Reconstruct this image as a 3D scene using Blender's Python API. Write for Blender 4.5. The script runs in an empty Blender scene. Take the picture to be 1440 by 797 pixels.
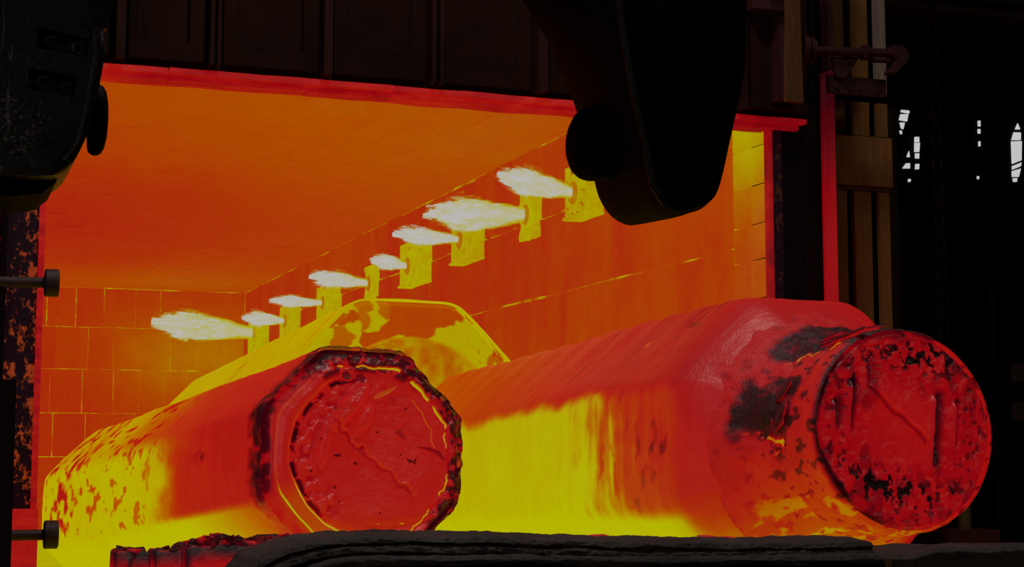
import bpy, bmesh, math, random
import numpy as np
from mathutils import Vector, Matrix

random.seed(7)
SC = bpy.context.scene
COL = SC.collection
PI = math.pi

# ------------------------------------------------------------------ camera
cam_d = bpy.data.cameras.new('camera')
cam_d.sensor_width = 36.0
cam_d.lens = 56.0
cam_d.clip_start = 0.05
cam_d.clip_end = 200
cam = bpy.data.objects.new('camera', cam_d)
COL.objects.link(cam)
cam.location = (0, -11.0, 1.3)
cam.rotation_euler = (math.radians(90 + 6.027), 0, -math.radians(20.106))
SC.camera = cam

# ------------------------------------------------------------------ world, lights, exposure
world = bpy.data.worlds.new('hall_air')
SC.world = world
world.use_nodes = True
bg = world.node_tree.nodes['Background']
bg.inputs['Color'].default_value = (0.6, 0.65, 0.8, 1)
bg.inputs['Strength'].default_value = 0.002
SC.view_settings.view_transform = 'Standard'
SC.view_settings.look = 'None'
SC.view_settings.exposure = 0.0
SC.view_settings.gamma = 1.0
SC.view_settings.use_curve_mapping = False
SC.cycles.max_bounces = 6
SC.cycles.diffuse_bounces = 3
SC.cycles.volume_bounces = 0


def area_light(name, loc, target, sx, sy, power, colour):
    l = bpy.data.lights.new(name, 'AREA')
    l.shape = 'RECTANGLE'
    l.size, l.size_y, l.energy, l.color = sx, sy, power, colour
    o = bpy.data.objects.new(name, l)
    COL.objects.link(o)
    o.location = loc
    o.rotation_euler = (Vector(target) - Vector(loc)).to_track_quat('-Z', 'Y').to_euler()
    return o


# hall lamp at the left, then two added fill lamps
area_light('hall_bay_lamp', (-7.0, -8.5, 5.0), (2.5, -2.0, 1.2), 1.0, 2.0, 75, (1.0, 0.93, 0.90))
area_light('plank_fill_lamp', (7.5, -14.0, 10.0), (6.5, 0.0, 3.0), 2.0, 2.0, 95, (1.0, 0.82, 0.58))  # unseen lamp added to brighten the planks at the right
area_light('rim_fill_lamp', (2.6, -3.3, 9.0), (2.8, -4.2, 0.8), 1.2, 1.2, 160, (1.0, 0.92, 0.86))  # unseen lamp added to brighten the car rim, not the jaw fronts


# ------------------------------------------------------------------ numeric noise
def _hash(ix, iy, iz, seed):
    h = (ix.astype(np.int64) * 374761393 + iy.astype(np.int64) * 668265263 + iz.astype(np.int64) * 2147483629 + seed * 974711) & 0xffffffff
    h = ((h ^ (h >> 13)) * 1274126177) & 0xffffffff
    h = (h ^ (h >> 16)) & 0xffffffff
    return h / 4294967295.0


def vnoise(x, y, z, seed=0):
    ix, iy, iz = np.floor(x), np.floor(y), np.floor(z)
    fx, fy, fz = x - ix, y - iy, z - iz
    fx, fy, fz = [f * f * (3 - 2 * f) for f in (fx, fy, fz)]
    def c(a, b, d): return _hash(ix + a, iy + b, iz + d, seed)
    x00 = c(0, 0, 0) * (1 - fx) + c(1, 0, 0) * fx
    x10 = c(0, 1, 0) * (1 - fx) + c(1, 1, 0) * fx
    x01 = c(0, 0, 1) * (1 - fx) + c(1, 0, 1) * fx
    x11 = c(0, 1, 1) * (1 - fx) + c(1, 1, 1) * fx
    return (x00 * (1 - fy) + x10 * fy) * (1 - fz) + (x01 * (1 - fy) + x11 * fy) * fz


def fbm(x, y, z, octaves=4, seed=0):
    s, a, t = 0, 0.5, 0
    for k in range(octaves):
        f = 2.03 ** k
        s = s + a * vnoise(x * f, y * f, z * f, seed + k * 17)
        t += a
        a *= 0.5
    return s / t


def sstep(a, b, x):
    t = np.clip((x - a) / (b - a), 0, 1)
    return t * t * (3 - 2 * t)


def band(x, c, w):
    return np.exp(-((x - c) / w) ** 2)


def angdiff(a, b):
    return (a - b + PI) % (2 * PI) - PI


def smooth_lerp(xs, pts):
    """piecewise smooth interpolation of (x, y) pairs"""
    px = np.array([p[0] for p in pts]); py = np.array([p[1] for p in pts])
    return np.interp(xs, px, py)


# ------------------------------------------------------------------ materials
RAMP = [(0.00, (.0020, .0005, .0010)), (0.12, (.022, .0003, .0024)), (0.25, (.115, .0004, .0035)),
        (0.38, (.265, .0008, .0035)), (0.48, (.360, .0055, .0040)), (0.58, (.375, .0200, .0020)),
        (0.68, (.380, .0560, .0)), (0.80, (.385, .150, .0)), (0.92, (.390, .310, .0)), (1.00, (.395, .400, .0))]


class NT:
    def __init__(s, name):
        s.m = bpy.data.materials.new(name)
        s.m.use_nodes = True
        s.t = s.m.node_tree
        s.n = s.t.nodes
        s.n.clear()
        s.out = s.n.new('ShaderNodeOutputMaterial')

    def new(s, kind, **kw):
        n = s.n.new(kind)
        for k, v in kw.items():
            setattr(n, k, v)
        return n

    def link(s, a, b):
        s.t.links.new(a, b)

    def put(s, sock, v):
        if hasattr(v, 'is_output'):
            s.link(v, sock)
        else:
            sock.default_value = v

    def math(s, op, a, b=0.0, c=0.0):
        n = s.new('ShaderNodeMath', operation=op)
        for i, v in enumerate((a, b, c)):
            s.put(n.inputs[i], v)
        return n.outputs[0]

    def noise(s, scale, detail=4, rough=0.55, vec=None, dist=0.0):
        n = s.new('ShaderNodeTexNoise')
        n.inputs['Scale'].default_value = scale
        n.inputs['Detail'].default_value = detail
        n.inputs['Roughness'].default_value = rough
        n.inputs['Distortion'].default_value = dist
        if vec is not None:
            s.link(vec, n.inputs['Vector'])
        return n.outputs[0]

    def ramp(s, fac, stops):
        r = s.new('ShaderNodeValToRGB')
        el = r.color_ramp.elements
        while len(el) < len(stops):
            el.new(0.5)
        for e, (p, c) in zip(el, stops):
            e.position = p
            e.color = (*c, 1) if len(c) == 3 else c
        s.put(r.inputs[0], fac)
        return r.outputs[0]

    def scaled(s, sock, sc):
        mp = s.new('ShaderNodeMapping')
        mp.inputs['Scale'].default_value = sc
        s.link(sock, mp.inputs['Vector'])
        return mp.outputs[0]

    def bump(s, h, strength, dist=0.02):
        b = s.new('ShaderNodeBump')
        b.inputs['Strength'].default_value = strength
        b.inputs['Distance'].default_value = dist
        s.put(b.inputs['Height'], h)
        return b.outputs[0]

    def surf(s, base, rough, normal=None, emission=None, strength=1.0, spec=0.5, metallic=0.0):
        p = s.new('ShaderNodeBsdfPrincipled')
        s.put(p.inputs['Base Color'], base if not isinstance(base, tuple) else (*base, 1))
        s.put(p.inputs['Roughness'], rough)
        p.inputs['Specular IOR Level'].default_value = spec
        p.inputs['Metallic'].default_value = metallic
        if normal is not None:
            s.link(normal, p.inputs['Normal'])
        if emission is not None:
            s.put(p.inputs['Emission Color'], emission)
            p.inputs['Emission Strength'].default_value = strength
            s.m.cycles.emission_sampling = 'NONE'
        s.link(p.outputs[0], s.out.inputs['Surface'])
        return s.m


def hot_attr(name, noise_amt=0.05, scale=14.0, bump=0.4, rough=0.45, base=(.035, .02, .02), spec=0.5, stretch=(1, 1, 1)):
    """incandescent steel: the vertex attribute 'temp' is the local temperature"""
    t = NT(name)
    at = t.new('ShaderNodeAttribute', attribute_name='temp')
    tc = t.new('ShaderNodeTexCoord').outputs['Object']
    v = t.scaled(tc, stretch)
    n1 = t.noise(scale, 6, 0.62, v)
    n2 = t.noise(scale * 4.5, 4, 0.6, v)
    d = t.math('ADD', t.math('MULTIPLY', t.math('SUBTRACT', n1, 0.5), noise_amt * 2),
               t.math('MULTIPLY', t.math('SUBTRACT', n2, 0.5), noise_amt))
    temp = t.math('ADD', at.outputs['Fac'], d)
    em = t.ramp(temp, RAMP)
    h = t.math('ADD', n1, t.math('MULTIPLY', n2, 0.4))
    return t.surf(base, rough, t.bump(h, bump, 0.03), em, 1.0, spec)


def lining(name, base_t, blobs, rand=0.05, noise_amt=0.05, scale=2.0, stretch=(1, 1, 1), albedo=(.05, .035, .03)):
    """glowing refractory: base temperature plus hot, cool or painted flame-glow zones (centre, size, amount) of the furnace"""
    t = NT(name)
    pos = t.new('ShaderNodeNewGeometry').outputs['Position']
    T = base_t
    for c, sz, a in blobs:
        su = t.new('ShaderNodeVectorMath', operation='SUBTRACT')
        t.link(pos, su.inputs[0]); su.inputs[1].default_value = c
        dv = t.new('ShaderNodeVectorMath', operation='DIVIDE')
        t.link(su.outputs[0], dv.inputs[0]); dv.inputs[1].default_value = sz
        dt = t.new('ShaderNodeVectorMath', operation='DOT_PRODUCT')
        t.link(dv.outputs[0], dt.inputs[0]); t.link(dv.outputs[0], dt.inputs[1])
        e = t.math('EXPONENT', t.math('MULTIPLY', dt.outputs['Value'], -1.0))
        T = t.math('ADD', T, t.math('MULTIPLY', e, a))
    rnd = t.new('ShaderNodeObjectInfo').outputs['Random']
    T = t.math('ADD', T, t.math('MULTIPLY', t.math('SUBTRACT', rnd, 0.5), rand))
    v = t.scaled(pos, stretch)
    n1 = t.noise(scale, 6, 0.6, v)
    n2 = t.noise(scale * 9, 3, 0.6, pos)
    T = t.math('ADD', T, t.math('MULTIPLY', t.math('SUBTRACT', n1, 0.5), noise_amt * 2))
    n3 = t.noise(5.5, 5, 0.7, pos)
    T = t.math('ADD', T, t.math('MULTIPLY', t.math('SUBTRACT', n3, 0.5), noise_amt * 1.3))
    pits = t.math('MULTIPLY', t.math('LESS_THAN', n2, 0.335), -0.05)
    T = t.math('ADD', T, pits)
    em = t.ramp(T, RAMP)
    return t.surf(albedo, 0.9, t.bump(n1, 0.3, 0.02), em, 1.0, 0.2)


def steel(name, colour, rough=0.5, bump=0.3, scale=12.0, metallic=0.0, spec=0.5, scratch=0.0, mottled=0.5, painted_glint=None):
    t = NT(name)
    tc = t.new('ShaderNodeTexCoord').outputs['Object']
    n1 = t.noise(scale, 7, 0.62, tc)
    n2 = t.noise(scale * 0.22, 4, 0.6, tc)
    dark = tuple(c * (1 - mottled) for c in colour)
    col = t.ramp(n2, [(0.35, dark), (0.68, colour)])
    h = n1
    if scratch:
        w = t.noise(5.0, 2, 0.5, t.scaled(tc, (14, 14, 1.2)), 0.6)
        sc = t.math('GREATER_THAN', w, 0.70)
        mix = t.new('ShaderNodeMix', data_type='RGBA')
        t.link(t.math('MULTIPLY', sc, scratch), mix.inputs[0])
        t.link(col, mix.inputs[6])
        mix.inputs[7].default_value = (0.5, 0.48, 0.48, 1)
        col = mix.outputs[2]
    if painted_glint:  # pale speckles paint a highlight into the colour around a point
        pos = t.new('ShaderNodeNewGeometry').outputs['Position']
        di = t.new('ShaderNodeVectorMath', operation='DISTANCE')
        t.link(pos, di.inputs[0]); di.inputs[1].default_value = painted_glint[0]
        near = t.math('EXPONENT', t.math('MULTIPLY', t.math('POWER', t.math('DIVIDE', di.outputs['Value'], painted_glint[1]), 2.0), -1.0))
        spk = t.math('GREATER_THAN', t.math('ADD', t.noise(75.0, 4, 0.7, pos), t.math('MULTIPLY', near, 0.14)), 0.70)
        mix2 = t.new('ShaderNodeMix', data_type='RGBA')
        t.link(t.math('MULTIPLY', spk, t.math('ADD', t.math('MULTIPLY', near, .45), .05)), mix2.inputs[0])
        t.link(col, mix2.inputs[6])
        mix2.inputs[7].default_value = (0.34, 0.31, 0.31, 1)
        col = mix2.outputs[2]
    rg = t.math('ADD', rough - 0.18, t.math('MULTIPLY', n1, 0.36))
    return t.surf(col, rg, t.bump(h, bump, 0.02), None, 1, spec, metallic)


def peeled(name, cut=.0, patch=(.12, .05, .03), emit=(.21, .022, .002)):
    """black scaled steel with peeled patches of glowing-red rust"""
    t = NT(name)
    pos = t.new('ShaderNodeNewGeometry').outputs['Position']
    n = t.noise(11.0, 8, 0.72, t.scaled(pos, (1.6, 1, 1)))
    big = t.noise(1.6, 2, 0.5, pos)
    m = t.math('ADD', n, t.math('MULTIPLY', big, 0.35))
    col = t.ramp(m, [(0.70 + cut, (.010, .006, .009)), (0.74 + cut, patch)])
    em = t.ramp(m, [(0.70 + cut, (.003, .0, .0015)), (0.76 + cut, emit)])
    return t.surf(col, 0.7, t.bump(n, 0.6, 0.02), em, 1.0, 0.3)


def wood(name, colour):
    t = NT(name)
    tc = t.new('ShaderNodeTexCoord').outputs['Object']
    g = t.noise(3.0, 5, 0.6, t.scaled(tc, (14, 14, 1.0)), 0.8)
    col = t.ramp(g, [(0.3, tuple(c * 0.6 for c in colour)), (0.7, colour)])
    return t.surf(col, 0.75, t.bump(g, 0.2, 0.01), None, 1, 0.3)


def glow(name, colour, strength):
    t = NT(name)
    return t.surf((.02, .02, .02), 0.5, None, (*colour, 1), strength, 0.2)


M = {}
M['ingot'] = hot_attr('hot_ingot_steel', 0.035, 7.0, 0.35, 0.42, stretch=(1, 1, 1))
M['face'] = hot_attr('hot_ingot_face', 0.025, 16.0, 0.22, 0.34)
M['plug'] = hot_attr('hot_plug_steel', 0.06, 12.0, 0.6, 0.5)
M['crust'] = hot_attr('cooling_scale_crust', 0.10, 22.0, 0.9, 0.6, base=(.02, .012, .014))
M['brickhot'] = hot_attr('glowing_firebrick', 0.07, 9.0, 0.7, 0.6)
M['ceil'] = lining('glowing_roof_lining', 0.62, [((3.5, 3.5, 4.6), (4.5, 4.5, 3), .07), ((6, 7, 4.6), (2.2, 4, 3), .035),
                   ((1.0, 12.5, 4.6), (3.0, 5.5, 3), -.125), ((4.4, 20.5, 4.6), (2.2, 2.4, 2), .08)], 0.012, 0.03, 1.2, (1, .5, 1))
M['wall_r'] = lining('glowing_side_lining', 0.605, [((6.1, 1.5, 2.0), (2, 3.5, 2.5), .04), ((6.1, 9, 3.2), (2, 5, 1.2), -.035),
                     ((6.1, .5, 3.7), (1, .6, .6), .06)], 0.045, 0.08, 2.2, (1, 1, .4))
M['wall_b'] = lining('glowing_end_lining', 0.585, [((5.2, 22, 3.25), (1.7, 2, 1.0), .20), ((2.0, 22, 2.0), (1.2, 2, 2.0), -.01)], 0.025, 0.05, 1.6, (1, 1, .4))  # first zone paints the last flame's glow into the wall emission
M['pier'] = lining('glowing_pier_brick', 0.70, [((6.1, .3, 3.95), (1, .5, .62), .26), ((6.1, .1, 2.3), (1, 1, 1.0), -.04)], 0.05, 0.05, 3.0)
M['joint'] = lining('glowing_open_joint', 0.80, [], 0.0, 0.50, 2.6)
M['joint_dim'] = lining('glowing_roof_joint', 0.56, [((4.4, 21, 4.6), (2.6, 3, 2), .2)], 0.0, 0.1, 1.4)
M['burner'] = lining('burner_block_refractory', 0.93, [], 0.05, 0.13, 9.0)
M['nozzle'] = lining('burner_nozzle_metal', 0.78, [], 0.03, 0.08, 12.0)
M['hearth'] = lining('glowing_hearth', 0.97, [((3, -3.5, 0), (6, 1.6, 3), -.25)], 0.0, 0.1, 3.0)
M['lip'] = lining('glowing_door_lip', 0.43, [((6.5, -.1, 3.85), (.7, 1, .4), -.13)], 0.08, 0.20, 3.0, (.6, 1, 5), (.10, .03, .03))
M['edge_dim'] = lining('glowing_mouth_edge', 0.36, [], 0, .24, 5.0, (1, 1, .6))
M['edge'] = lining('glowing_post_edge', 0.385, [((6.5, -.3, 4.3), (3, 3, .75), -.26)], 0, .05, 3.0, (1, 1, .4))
M['door'] = steel('sooty_door_steel', (.028, .009, .004), 0.85, 0.5, 6.0, spec=0.08, mottled=0.6)
M['door_rib'] = steel('rusted_door_rib', (.040, .012, .009), 0.8, 0.4, 9.0, spec=0.1, mottled=0.5)
M['black'] = steel('blackened_steel', (.012, .005, .007), 0.8, 0.4, 10.0, spec=0.1)
M['hook'] = steel('painted_glint_cast_steel', (.012, .009, .009), 0.40, 0.55, 42.0, spec=0.30, scratch=0.16, mottled=0.6, painted_glint=((0.22, -5.55, 2.36), 0.17))  # highlight at the jaw's lower left painted in as pale speckles
M['hook_dark'] = steel('dark_cast_steel', (.008, .0022, .0032), 0.7, 0.4, 30.0, spec=0.03, scratch=0.04, mottled=0.5)
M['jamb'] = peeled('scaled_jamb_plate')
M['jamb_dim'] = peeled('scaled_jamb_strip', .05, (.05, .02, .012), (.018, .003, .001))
M['post'] = steel('red_oxide_post', (.07, .008, .012), 0.6, 0.3, 14.0)
M['pipe'] = steel('oxide_red_pipe', (.055, .006, .011), 0.6, 0.3, 14.0)
M['rod'] = steel('warm_grey_rod', (.055, .03, .028), 0.6, 0.3, 22.0)
M['slag'] = steel('ash_crusted_steel', (.070, .058, .056), 0.8, 1.0, 9.0, spec=0.3, mottled=0.55)
M['slag2'] = steel('dark_crusted_steel', (.035, .028, .028), 0.8, 0.9, 12.0, spec=0.3, mottled=0.5)
M['plank'] = wood('scorched_pine', (.31, .145, .040))
M['plank_dark'] = wood('darkened_pine', (.15, .060, .018))  # plain wood colour darkened to offset spill from the added rim fill lamp
M['plank_grey'] = wood('weathered_pine', (.36, .27, .23))
M['hall'] = steel('dark_hall_cladding', (.012, .010, .010), 0.9, 0.2, 4.0)
M['hall_floor'] = steel('dark_hall_concrete', (.03, .026, .024), 0.9, 0.3, 5.0)
M['beam'] = steel('brown_crane_girder', (.09, .05, .03), 0.8, 0.3, 5.0)
M['chain'] = steel('rusty_chain', (.007, .002, .002), 0.6, 0.3, 20.0)
M['pane'] = glow('daylit_pane', (.80, .82, .84), 0.66)
M['paint_olive'] = steel('olive_paint', (.16, .12, .03), 0.6, 0.1, 8.0, mottled=0.3)
M['paint_red'] = steel('dark_red_paint', (.10, .018, .015), 0.6, 0.1, 8.0, mottled=0.3)
M['pale'] = steel('pale_hall_paint', (.08, .07, .06), 0.7, 0.1, 8.0, mottled=0.3)


def flame_material(name):
    """burning gas: absorbing and emitting volume, white-hot core and yellow fringe"""
    t = NT(name)
    ob = t.new('ShaderNodeTexCoord').outputs['Object']
    sx = t.new('ShaderNodeSeparateXYZ'); t.link(ob, sx.inputs[0])
    x = sx.outputs[0]
    rnd = t.new('ShaderNodeObjectInfo').outputs['Random']
    off = t.new('ShaderNodeCombineXYZ')
    t.link(t.math('MULTIPLY', rnd, 37.0), off.inputs[0])
    ad = t.new('ShaderNodeVectorMath', operation='ADD')
    t.link(t.scaled(ob, (3.2, 2.3, 2.3)), ad.inputs[0]); t.link(off.outputs[0], ad.inputs[1])
    n = t.noise(2.2, 6, 0.72, ad.outputs[0], 0.9)
    r = t.math('SQRT', t.math('ADD', t.math('POWER', sx.outputs[1], 2.0), t.math('POWER', sx.outputs[2], 2.0)))
    # object space is normalised: length 0..1 along x, radius 1 at the widest sheath
    prof = t.new('ShaderNodeFloatCurve')
    cu = prof.mapping.curves[0]
    pts = [(0, .44), (.10, .48), (.35, .70), (.60, .82), (.82, .50), (1, -.02)]
    while len(cu.points) < len(pts):
        cu.points.new(0.5, 0.5)
    for p, q in zip(cu.points, pts):
        p.location = q
    prof.mapping.update()
    t.put(prof.inputs['Value'], x)
    rag = t.math('ADD', 0.14, t.math('MULTIPLY', x, 1.35))
    n3 = t.noise(1.0, 2, 0.5, ad.outputs[0], 0.3)
    wave = t.math('MULTIPLY', t.math('SUBTRACT', n3, 0.5), t.math('MULTIPLY', x, 2.0))
    edge = t.math('ADD', t.math('ADD', prof.outputs[0], wave), t.math('MULTIPLY', t.math('SUBTRACT', n, 0.5), t.math('MULTIPLY', rag, 1.75)))
    depth = t.math('SUBTRACT', edge, r)
    dn = t.new('ShaderNodeFloatCurve')
    cu = dn.mapping.curves[0]
    pts = [(0, 0), (.02, .04), (.16, .055), (.22, .30), (.32, 1), (1, 1)]
    while len(cu.points) < len(pts):
        cu.points.new(0.5, 0.5)
    for p, q in zip(cu.points, pts):
        p.location = q
        p.handle_type = 'VECTOR'
    dn.mapping.update()
    t.put(dn.inputs['Value'], t.math('MAXIMUM', depth, 0.0))
    dens = t.math('MULTIPLY', dn.outputs[0], 320.0)
    col = t.ramp(depth, [(0.0, (.42, .30, .0)), (0.05, (.44, .42, .0)), (0.15, (.45, .44, .03)), (0.21, (.49, .47, .51))])
    ab = t.new('ShaderNodeVolumeAbsorption')
    ab.inputs['Color'].default_value = (0, 0, 0, 1)
    t.link(dens, ab.inputs['Density'])
    em = t.new('ShaderNodeEmission')
    t.link(col, em.inputs['Color']); t.link(dens, em.inputs['Strength'])
    sh = t.new('ShaderNodeAddShader')
    t.link(ab.outputs[0], sh.inputs[0]); t.link(em.outputs[0], sh.inputs[1])
    t.link(sh.outputs[0], t.out.inputs['Volume'])
    t.m.cycles.volume_step_rate = 0.10
    return t.m


M['flame'] = flame_material('burning_gas')


# ------------------------------------------------------------------ object helpers
def root(name, label, cat, loc, group=None):
    o = bpy.data.objects.new(name, None)
    o.empty_display_size = 0.2
    COL.objects.link(o)
    o.location = loc
    o['label'] = label
    o['category'] = cat
    if group:
        o['group'] = group
    return o


def world_loc(o):
    v = Vector((0, 0, 0))
    while o is not None:
        v += o.location
        o = o.parent
    return v


def tag(o, label, cat, group=None):
    o['label'] = label
    o['category'] = cat
    if group:
        o['group'] = group
    return o


def link_mesh(name, me, mat, parent=None, loc=None):
    o = bpy.data.objects.new(name, me)
    COL.objects.link(o)
    if mat is not None:
        me.materials.append(mat)
    if parent is not None:
        o.parent = parent
    if loc is not None:
        o.location = loc
    return o


def np_mesh(name, V, F, mat, parent=None, smooth=True, temp=None, own_origin=False):
    """vertices in world space; stored relative to the parent (or to their own base)"""
    V = np.asarray(V, float)
    o0 = Vector((0, 0, 0))
    if parent is not None:
        o0 = world_loc(parent)
    base = Vector((0, 0, 0))
    if own_origin:
        c = V.mean(0)
        base = Vector((c[0], c[1], V[:, 2].min())) - o0
    sh = np.array(o0 + base)
    me = bpy.data.meshes.new(name)
    me.from_pydata((V - sh).tolist(), [], F if isinstance(F, list) else F.tolist())
    if smooth:
        me.polygons.foreach_set('use_smooth', [True] * len(me.polygons))
    if temp is not None:
        a = me.attributes.new('temp', 'FLOAT', 'POINT')
        a.data.foreach_set('value', np.asarray(temp, np.float32))
    me.update()
    o = link_mesh(name, me, mat, parent)
    if own_origin:
        o.location = base
    return o


class MB:
    """collects solids, links them as one mesh"""
    def __init__(s):
        s.bm = bmesh.new()

    def box(s, lo, hi, mat4=None):
        vs = [s.bm.verts.new((x, y, z)) for z in (lo[2], hi[2]) for y in (lo[1], hi[1]) for x in (lo[0], hi[0])]
        for f in ((0, 2, 3, 1), (4, 5, 7, 6), (0, 1, 5, 4), (2, 6, 7, 3), (0, 4, 6, 2), (1, 3, 7, 5)):
            s.bm.faces.new([vs[i] for i in f])
        if mat4 is not None:
            for v in vs:
                v.co = mat4 @ v.co
        return s

    def cyl(s, a, b, r1, r2=None, n=20, rings=None):
        """solid of revolution from a to b; rings = [(t, radius)]"""
        a, b = Vector(a), Vector(b)
        d = (b - a)
        q = d.to_track_quat('Z', 'Y').to_matrix()
        rings = rings or [(0, r1), (1, r2 if r2 is not None else r1)]
        loops = []
        for t, r in rings:
            loops.append([s.bm.verts.new(a + d * t + q @ Vector((r * math.cos(k * 2 * PI / n), r * math.sin(k * 2 * PI / n), 0))) for k in range(n)])
        for A, B in zip(loops, loops[1:]):
            for k in range(n):
                s.bm.faces.new((A[k], A[(k + 1) % n], B[(k + 1) % n], B[k]))
        s.bm.faces.new(loops[0][::-1])
        s.bm.faces.new(loops[-1])
        return s

    def prism(s, pts, y0, y1):
        """polygon in XZ extruded along Y"""
        A = [s.bm.verts.new((x, y0, z)) for x, z in pts]
        B = [s.bm.verts.new((x, y1, z)) for x, z in pts]
        n = len(pts)
        s.bm.faces.new(A)
        s.bm.faces.new(B[::-1])
        for k in range(n):
            s.bm.faces.new((A[k], B[k], B[(k + 1) % n], A[(k + 1) % n]))
        return s

    def bevel(s, w, seg=2, angle=0.5):
        es = [e for e in s.bm.edges if len(e.link_faces) == 2 and e.calc_face_angle(0) > angle]
        bmesh.ops.bevel(s.bm, geom=es, offset=w, segments=seg, affect='EDGES', profile=0.5)
        return s

    def build(s, name, mat, parent=None, smooth=False, own_origin=False):
        bmesh.ops.recalc_face_normals(s.bm, faces=s.bm.faces)
        o0 = world_loc(parent) if parent is not None else Vector((0, 0, 0))
        base = Vector((0, 0, 0))
        if own_origin:
            co = [v.co for v in s.bm.verts]
            base = Vector((sum(c.x for c in co) / len(co), sum(c.y for c in co) / len(co), min(c.z for c in co))) - o0
        for v in s.bm.verts:
            v.co -= o0 + base
        me = bpy.data.meshes.new(name)
        s.bm.to_mesh(me)
        s.bm.free()
        if smooth:
            me.polygons.foreach_set('use_smooth', [True] * len(me.polygons))
            me.set_sharp_from_angle(angle=math.radians(40))
        o = link_mesh(name, me, mat, parent)
        if own_origin:
            o.location = base
        return o


def carve(o, cutters):
    """boolean pockets; cutters are consumed"""
    for c in cutters:
        md = o.modifiers.new('pocket', 'BOOLEAN')
        md.object = c
        md.operation = 'DIFFERENCE'
        md.solver = 'EXACT'
    dg = bpy.context.evaluated_depsgraph_get()
    me = bpy.data.meshes.new_from_object(o.evaluated_get(dg))
    o.modifiers.clear()
    o.data = me
    me.polygons.foreach_set('use_smooth', [True] * len(me.polygons))
    me.set_sharp_from_angle(angle=math.radians(48))
    for c in cutters:
        bpy.data.objects.remove(c, do_unlink=True)


def rounded(pts, k=4):
    """smooth curve through an open chain of outline points"""
    P = [np.array(p, float) for p in pts]
    P = [2 * P[0] - P[1]] + P + [2 * P[-1] - P[-2]]
    out = []
    for i in range(1, len(P) - 2):
        a, b, c, d = P[i - 1:i + 3]
        for j in range(k):
            t = j / k
            out.append(.5 * (2 * b + (c - a) * t + (2 * a - 5 * b + 4 * c - d) * t * t + (3 * b - a - 3 * c + d) * t ** 3))
    out.append(P[-2])
    return [tuple(float(v) for v in q) for q in out]


def structure(o):
    o['kind'] = 'structure'
    return o


def grid_faces(nu, nv, close_v=True):
    f = []
    mv = nv if close_v else nv - 1
    i, j = np.meshgrid(np.arange(nu - 1), np.arange(mv), indexing='ij')
    a = i * nv + j
    b = i * nv + (j + 1) % nv
    c = (i + 1) * nv + (j + 1) % nv
    d = (i + 1) * nv + j
    return np.stack([a, b, c, d], -1).reshape(-1, 4).tolist()


def unit(v):
    v = np.asarray(v, float)
    return v / np.linalg.norm(v)


def axes(d):
    d = unit(d)
    s = unit(np.cross(d, [0, 0, 1]))
    return d, s, np.cross(s, d)


def oct_r(th, roll=0.0, p=34.0):
    """radius of a rounded octagon with unit apothem"""
    t = np.zeros_like(th)
    for k in range(8):
        c = np.clip(np.cos(th - roll - k * PI / 4), 0, None)
        t = t + c ** p
    return t ** (-1.0 / p)


# ------------------------------------------------------------------ setting: furnace chamber
XR, YB, ZC, ZF = 6.157, 22.04, 4.60, -0.45
structure(MB().box((-0.2, 0.55, ZC + .06), (7.2, 22.9, ZC + .5)).build('ceiling', M['joint_dim']))
ceiling = bpy.data.objects['ceiling']
wall_back = structure(MB().box((0.2, YB + .06, ZF - .4), (6.6, YB + .5, ZC + .06)).build('wall_back', M['joint']))
wall_right = structure(MB().box((XR + .022, .55, ZF - .4), (XR + .5, YB + .06, ZC + .06)).build('wall_right', M['joint']))
wall_left = structure(MB().box((0.1, 0.3, ZF - .4), (0.68, YB + .06, ZC + .06)).build('wall_left', M['wall_b']))

UNIT = {}


def unit_block(key, mat, bev=0.02):
    """shared unit cube with chamfered rim for tiles and blocks"""
    if key not in UNIT:
        b = MB().box((-.5, -.5, -.5), (.5, .5, .5))
        me_o = b.build('block_source', mat)
        UNIT[key] = me_o.data
        bpy.data.objects.remove(me_o, do_unlink=True)
    return UNIT[key]


def piece(name, key, mat, parent, c, size, rot=(0, 0, 0)):
    o = bpy.data.objects.new(name, unit_block(key, mat))
    COL.objects.link(o)
    o.parent = parent
    o.location = c
    o.scale = size
    o.rotation_euler = rot
    return o


# roof tiles: the 288 that show largest are pieces of their own, the rest one joined layer
nx, dy = 16, 0.64
xw = (XR - 0.66) / nx
rest = MB()
rows = int((YB - .6) / dy)
singles = [j for j in range(rows) if YB - (j + .5) * dy > 3.3]
singles = set(sorted(singles, key=lambda j: -j)[:18])
for j in range(rows):
    y = YB - (j + .5) * dy
    for i in range(nx):
        x = 0.66 + (i + .5) * xw
        g = random.uniform(.006, .014)
        c = (x, y + random.uniform(-.012, .012), ZC + .05 + random.uniform(-.008, .008))
        ro = (random.gauss(0, .006), random.gauss(0, .006), random.gauss(0, .004))
        if j in singles:
            piece('roof_tile', 'roof', M['ceil'], ceiling, c, (xw - g, dy - g, .10), ro)
        else:
            m4 = Matrix.Translation(c) @ Matrix.Rotation(ro[0], 4, 'X') @ Matrix.Rotation(ro[1], 4, 'Y')
            rest.box((-(xw - g) / 2, -(dy - g) / 2, -.05), ((xw - g) / 2, (dy - g) / 2, .05), m4)
rest.build('roof_tile', M['ceil'], ceiling)['kind'] = 'stuff'

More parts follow.
